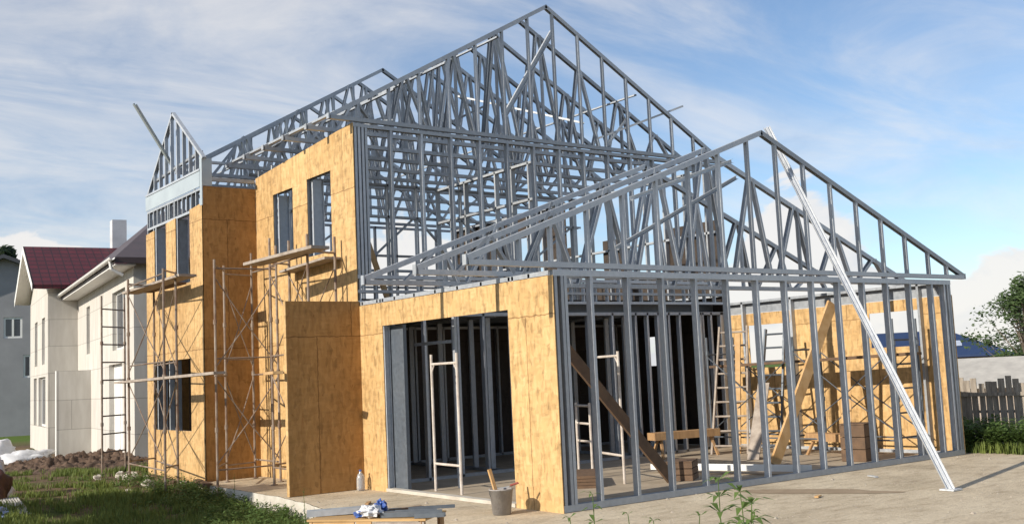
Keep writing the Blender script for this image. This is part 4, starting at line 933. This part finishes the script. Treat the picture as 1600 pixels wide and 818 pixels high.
# cumulus banks low on the horizon
aw = N(nt, 'ShaderNodeCombineXYZ'); nt.links.new(M('MULTIPLY', az, 9), aw.inputs[0]); nt.links.new(M('MULTIPLY', sx.outputs[2], 16), aw.inputs[1])
cn = noisen(nt, aw.outputs[0], .9, 7, .58, .3)
def gauss(mu, sg, amp):
    d = M('DIVIDE', M('SUBTRACT', az, R(mu)), R(sg)); return M('MULTIPLY', M('POWER', 2.718, M('MULTIPLY', M('MULTIPLY', d, d), -1)), amp)
hgt = M('ADD', M('ADD', M('ADD', gauss(38, 4.2, .125), gauss(60, 10, .10)), gauss(28, 3.0, .06)), M('ADD', gauss(79, 5.0, .11), .045))
cu_ = M('SUBTRACT', M('ADD', hgt, M('MULTIPLY', M('SUBTRACT', cn, .5), .22)), sx.outputs[2])
mcu = N(nt, 'ShaderNodeMapRange', interpolation_type='SMOOTHSTEP'); mcu.inputs[1].default_value = 0; mcu.inputs[2].default_value = .022; mcu.inputs[4].default_value = .92; nt.links.new(cu_, mcu.inputs[0])
cloudc = ramp(nt, cn, [(.28, (.58, .63, .73)), (.40, (.80, .81, .84)), (.52, (.95, .92, .89))])
bg2 = N(nt, 'ShaderNodeBackground'); bg2.inputs[1].default_value = .86; nt.links.new(cloudc, bg2.inputs[0])
fac = M('MAXIMUM', mrc.outputs[0], mcu.outputs[0], clamp=True)
ms = N(nt, 'ShaderNodeMixShader'); nt.links.new(fac, ms.inputs[0]); nt.links.new(bg1.outputs[0], ms.inputs[1]); nt.links.new(bg2.outputs[0], ms.inputs[2]); nt.links.new(ms.outputs[0], out.inputs[0])

vs = scene.view_settings; scene.display_settings.display_device = 'sRGB'; vs.view_transform = 'Standard'; vs.look = 'None'; vs.exposure = .18; vs.gamma = 1

# ------------------------------------------------------------------ give every loose member an object of its own
def split_loose(o, child, as_sibling=False):
    me = o.data; n = len(me.vertices); par = list(range(n))
    def find(a):
        while par[a] != a: par[a] = par[par[a]]; a = par[a]
        return a
    for p in me.polygons:
        vv = list(p.vertices); r0 = find(vv[0])
        for v in vv[1:]: par[find(v)] = r0
    comps = {}
    for v in range(n): comps.setdefault(find(v), []).append(v)
    # faces that only touch (unshared vertices) belong together: merge components whose bounding boxes share corners
    if len(comps) < 2: return
    groups = {}
    for p in me.polygons: groups.setdefault(find(p.vertices[0]), []).append(list(p.vertices))
    keys = list(groups); mats = list(me.materials)
    first = True; meshes = []
    for k_ in keys:
        vs_ = comps[k_]; idx = {v: i for i, v in enumerate(vs_)}
        nm = bpy.data.meshes.new(child); nm.from_pydata([tuple(me.vertices[v].co) for v in vs_], [], [[idx[v] for v in f] for f in groups[k_]])
        for mt in mats: nm.materials.append(mt)
        meshes.append(nm)
    o.data = meshes[0]
    for nm in meshes[1:]:
        c = bpy.data.objects.new(child, nm); COL.objects.link(c); c.parent = o.parent if as_sibling else o
for o in list(bpy.data.objects):
    if o.type != 'MESH': continue
    b_ = o.name.split('.')[0]
    if b_ in ('wall_frame', 'partition_frame'): split_loose(o, 'track')
    elif b_ == 'gable_frame': split_loose(o, 'chord')
    elif b_ == 'roof_truss': split_loose(o, 'chord')
    elif b_ == 'purlin': split_loose(o, 'purlin', True)
    elif b_ == 'batten': split_loose(o, 'batten', True)
    elif b_ == 'scaffold_frame' and o.name in KEEP: split_loose(o, 'rung')
    elif b_ == 'coupler': split_loose(o, 'coupler', True)
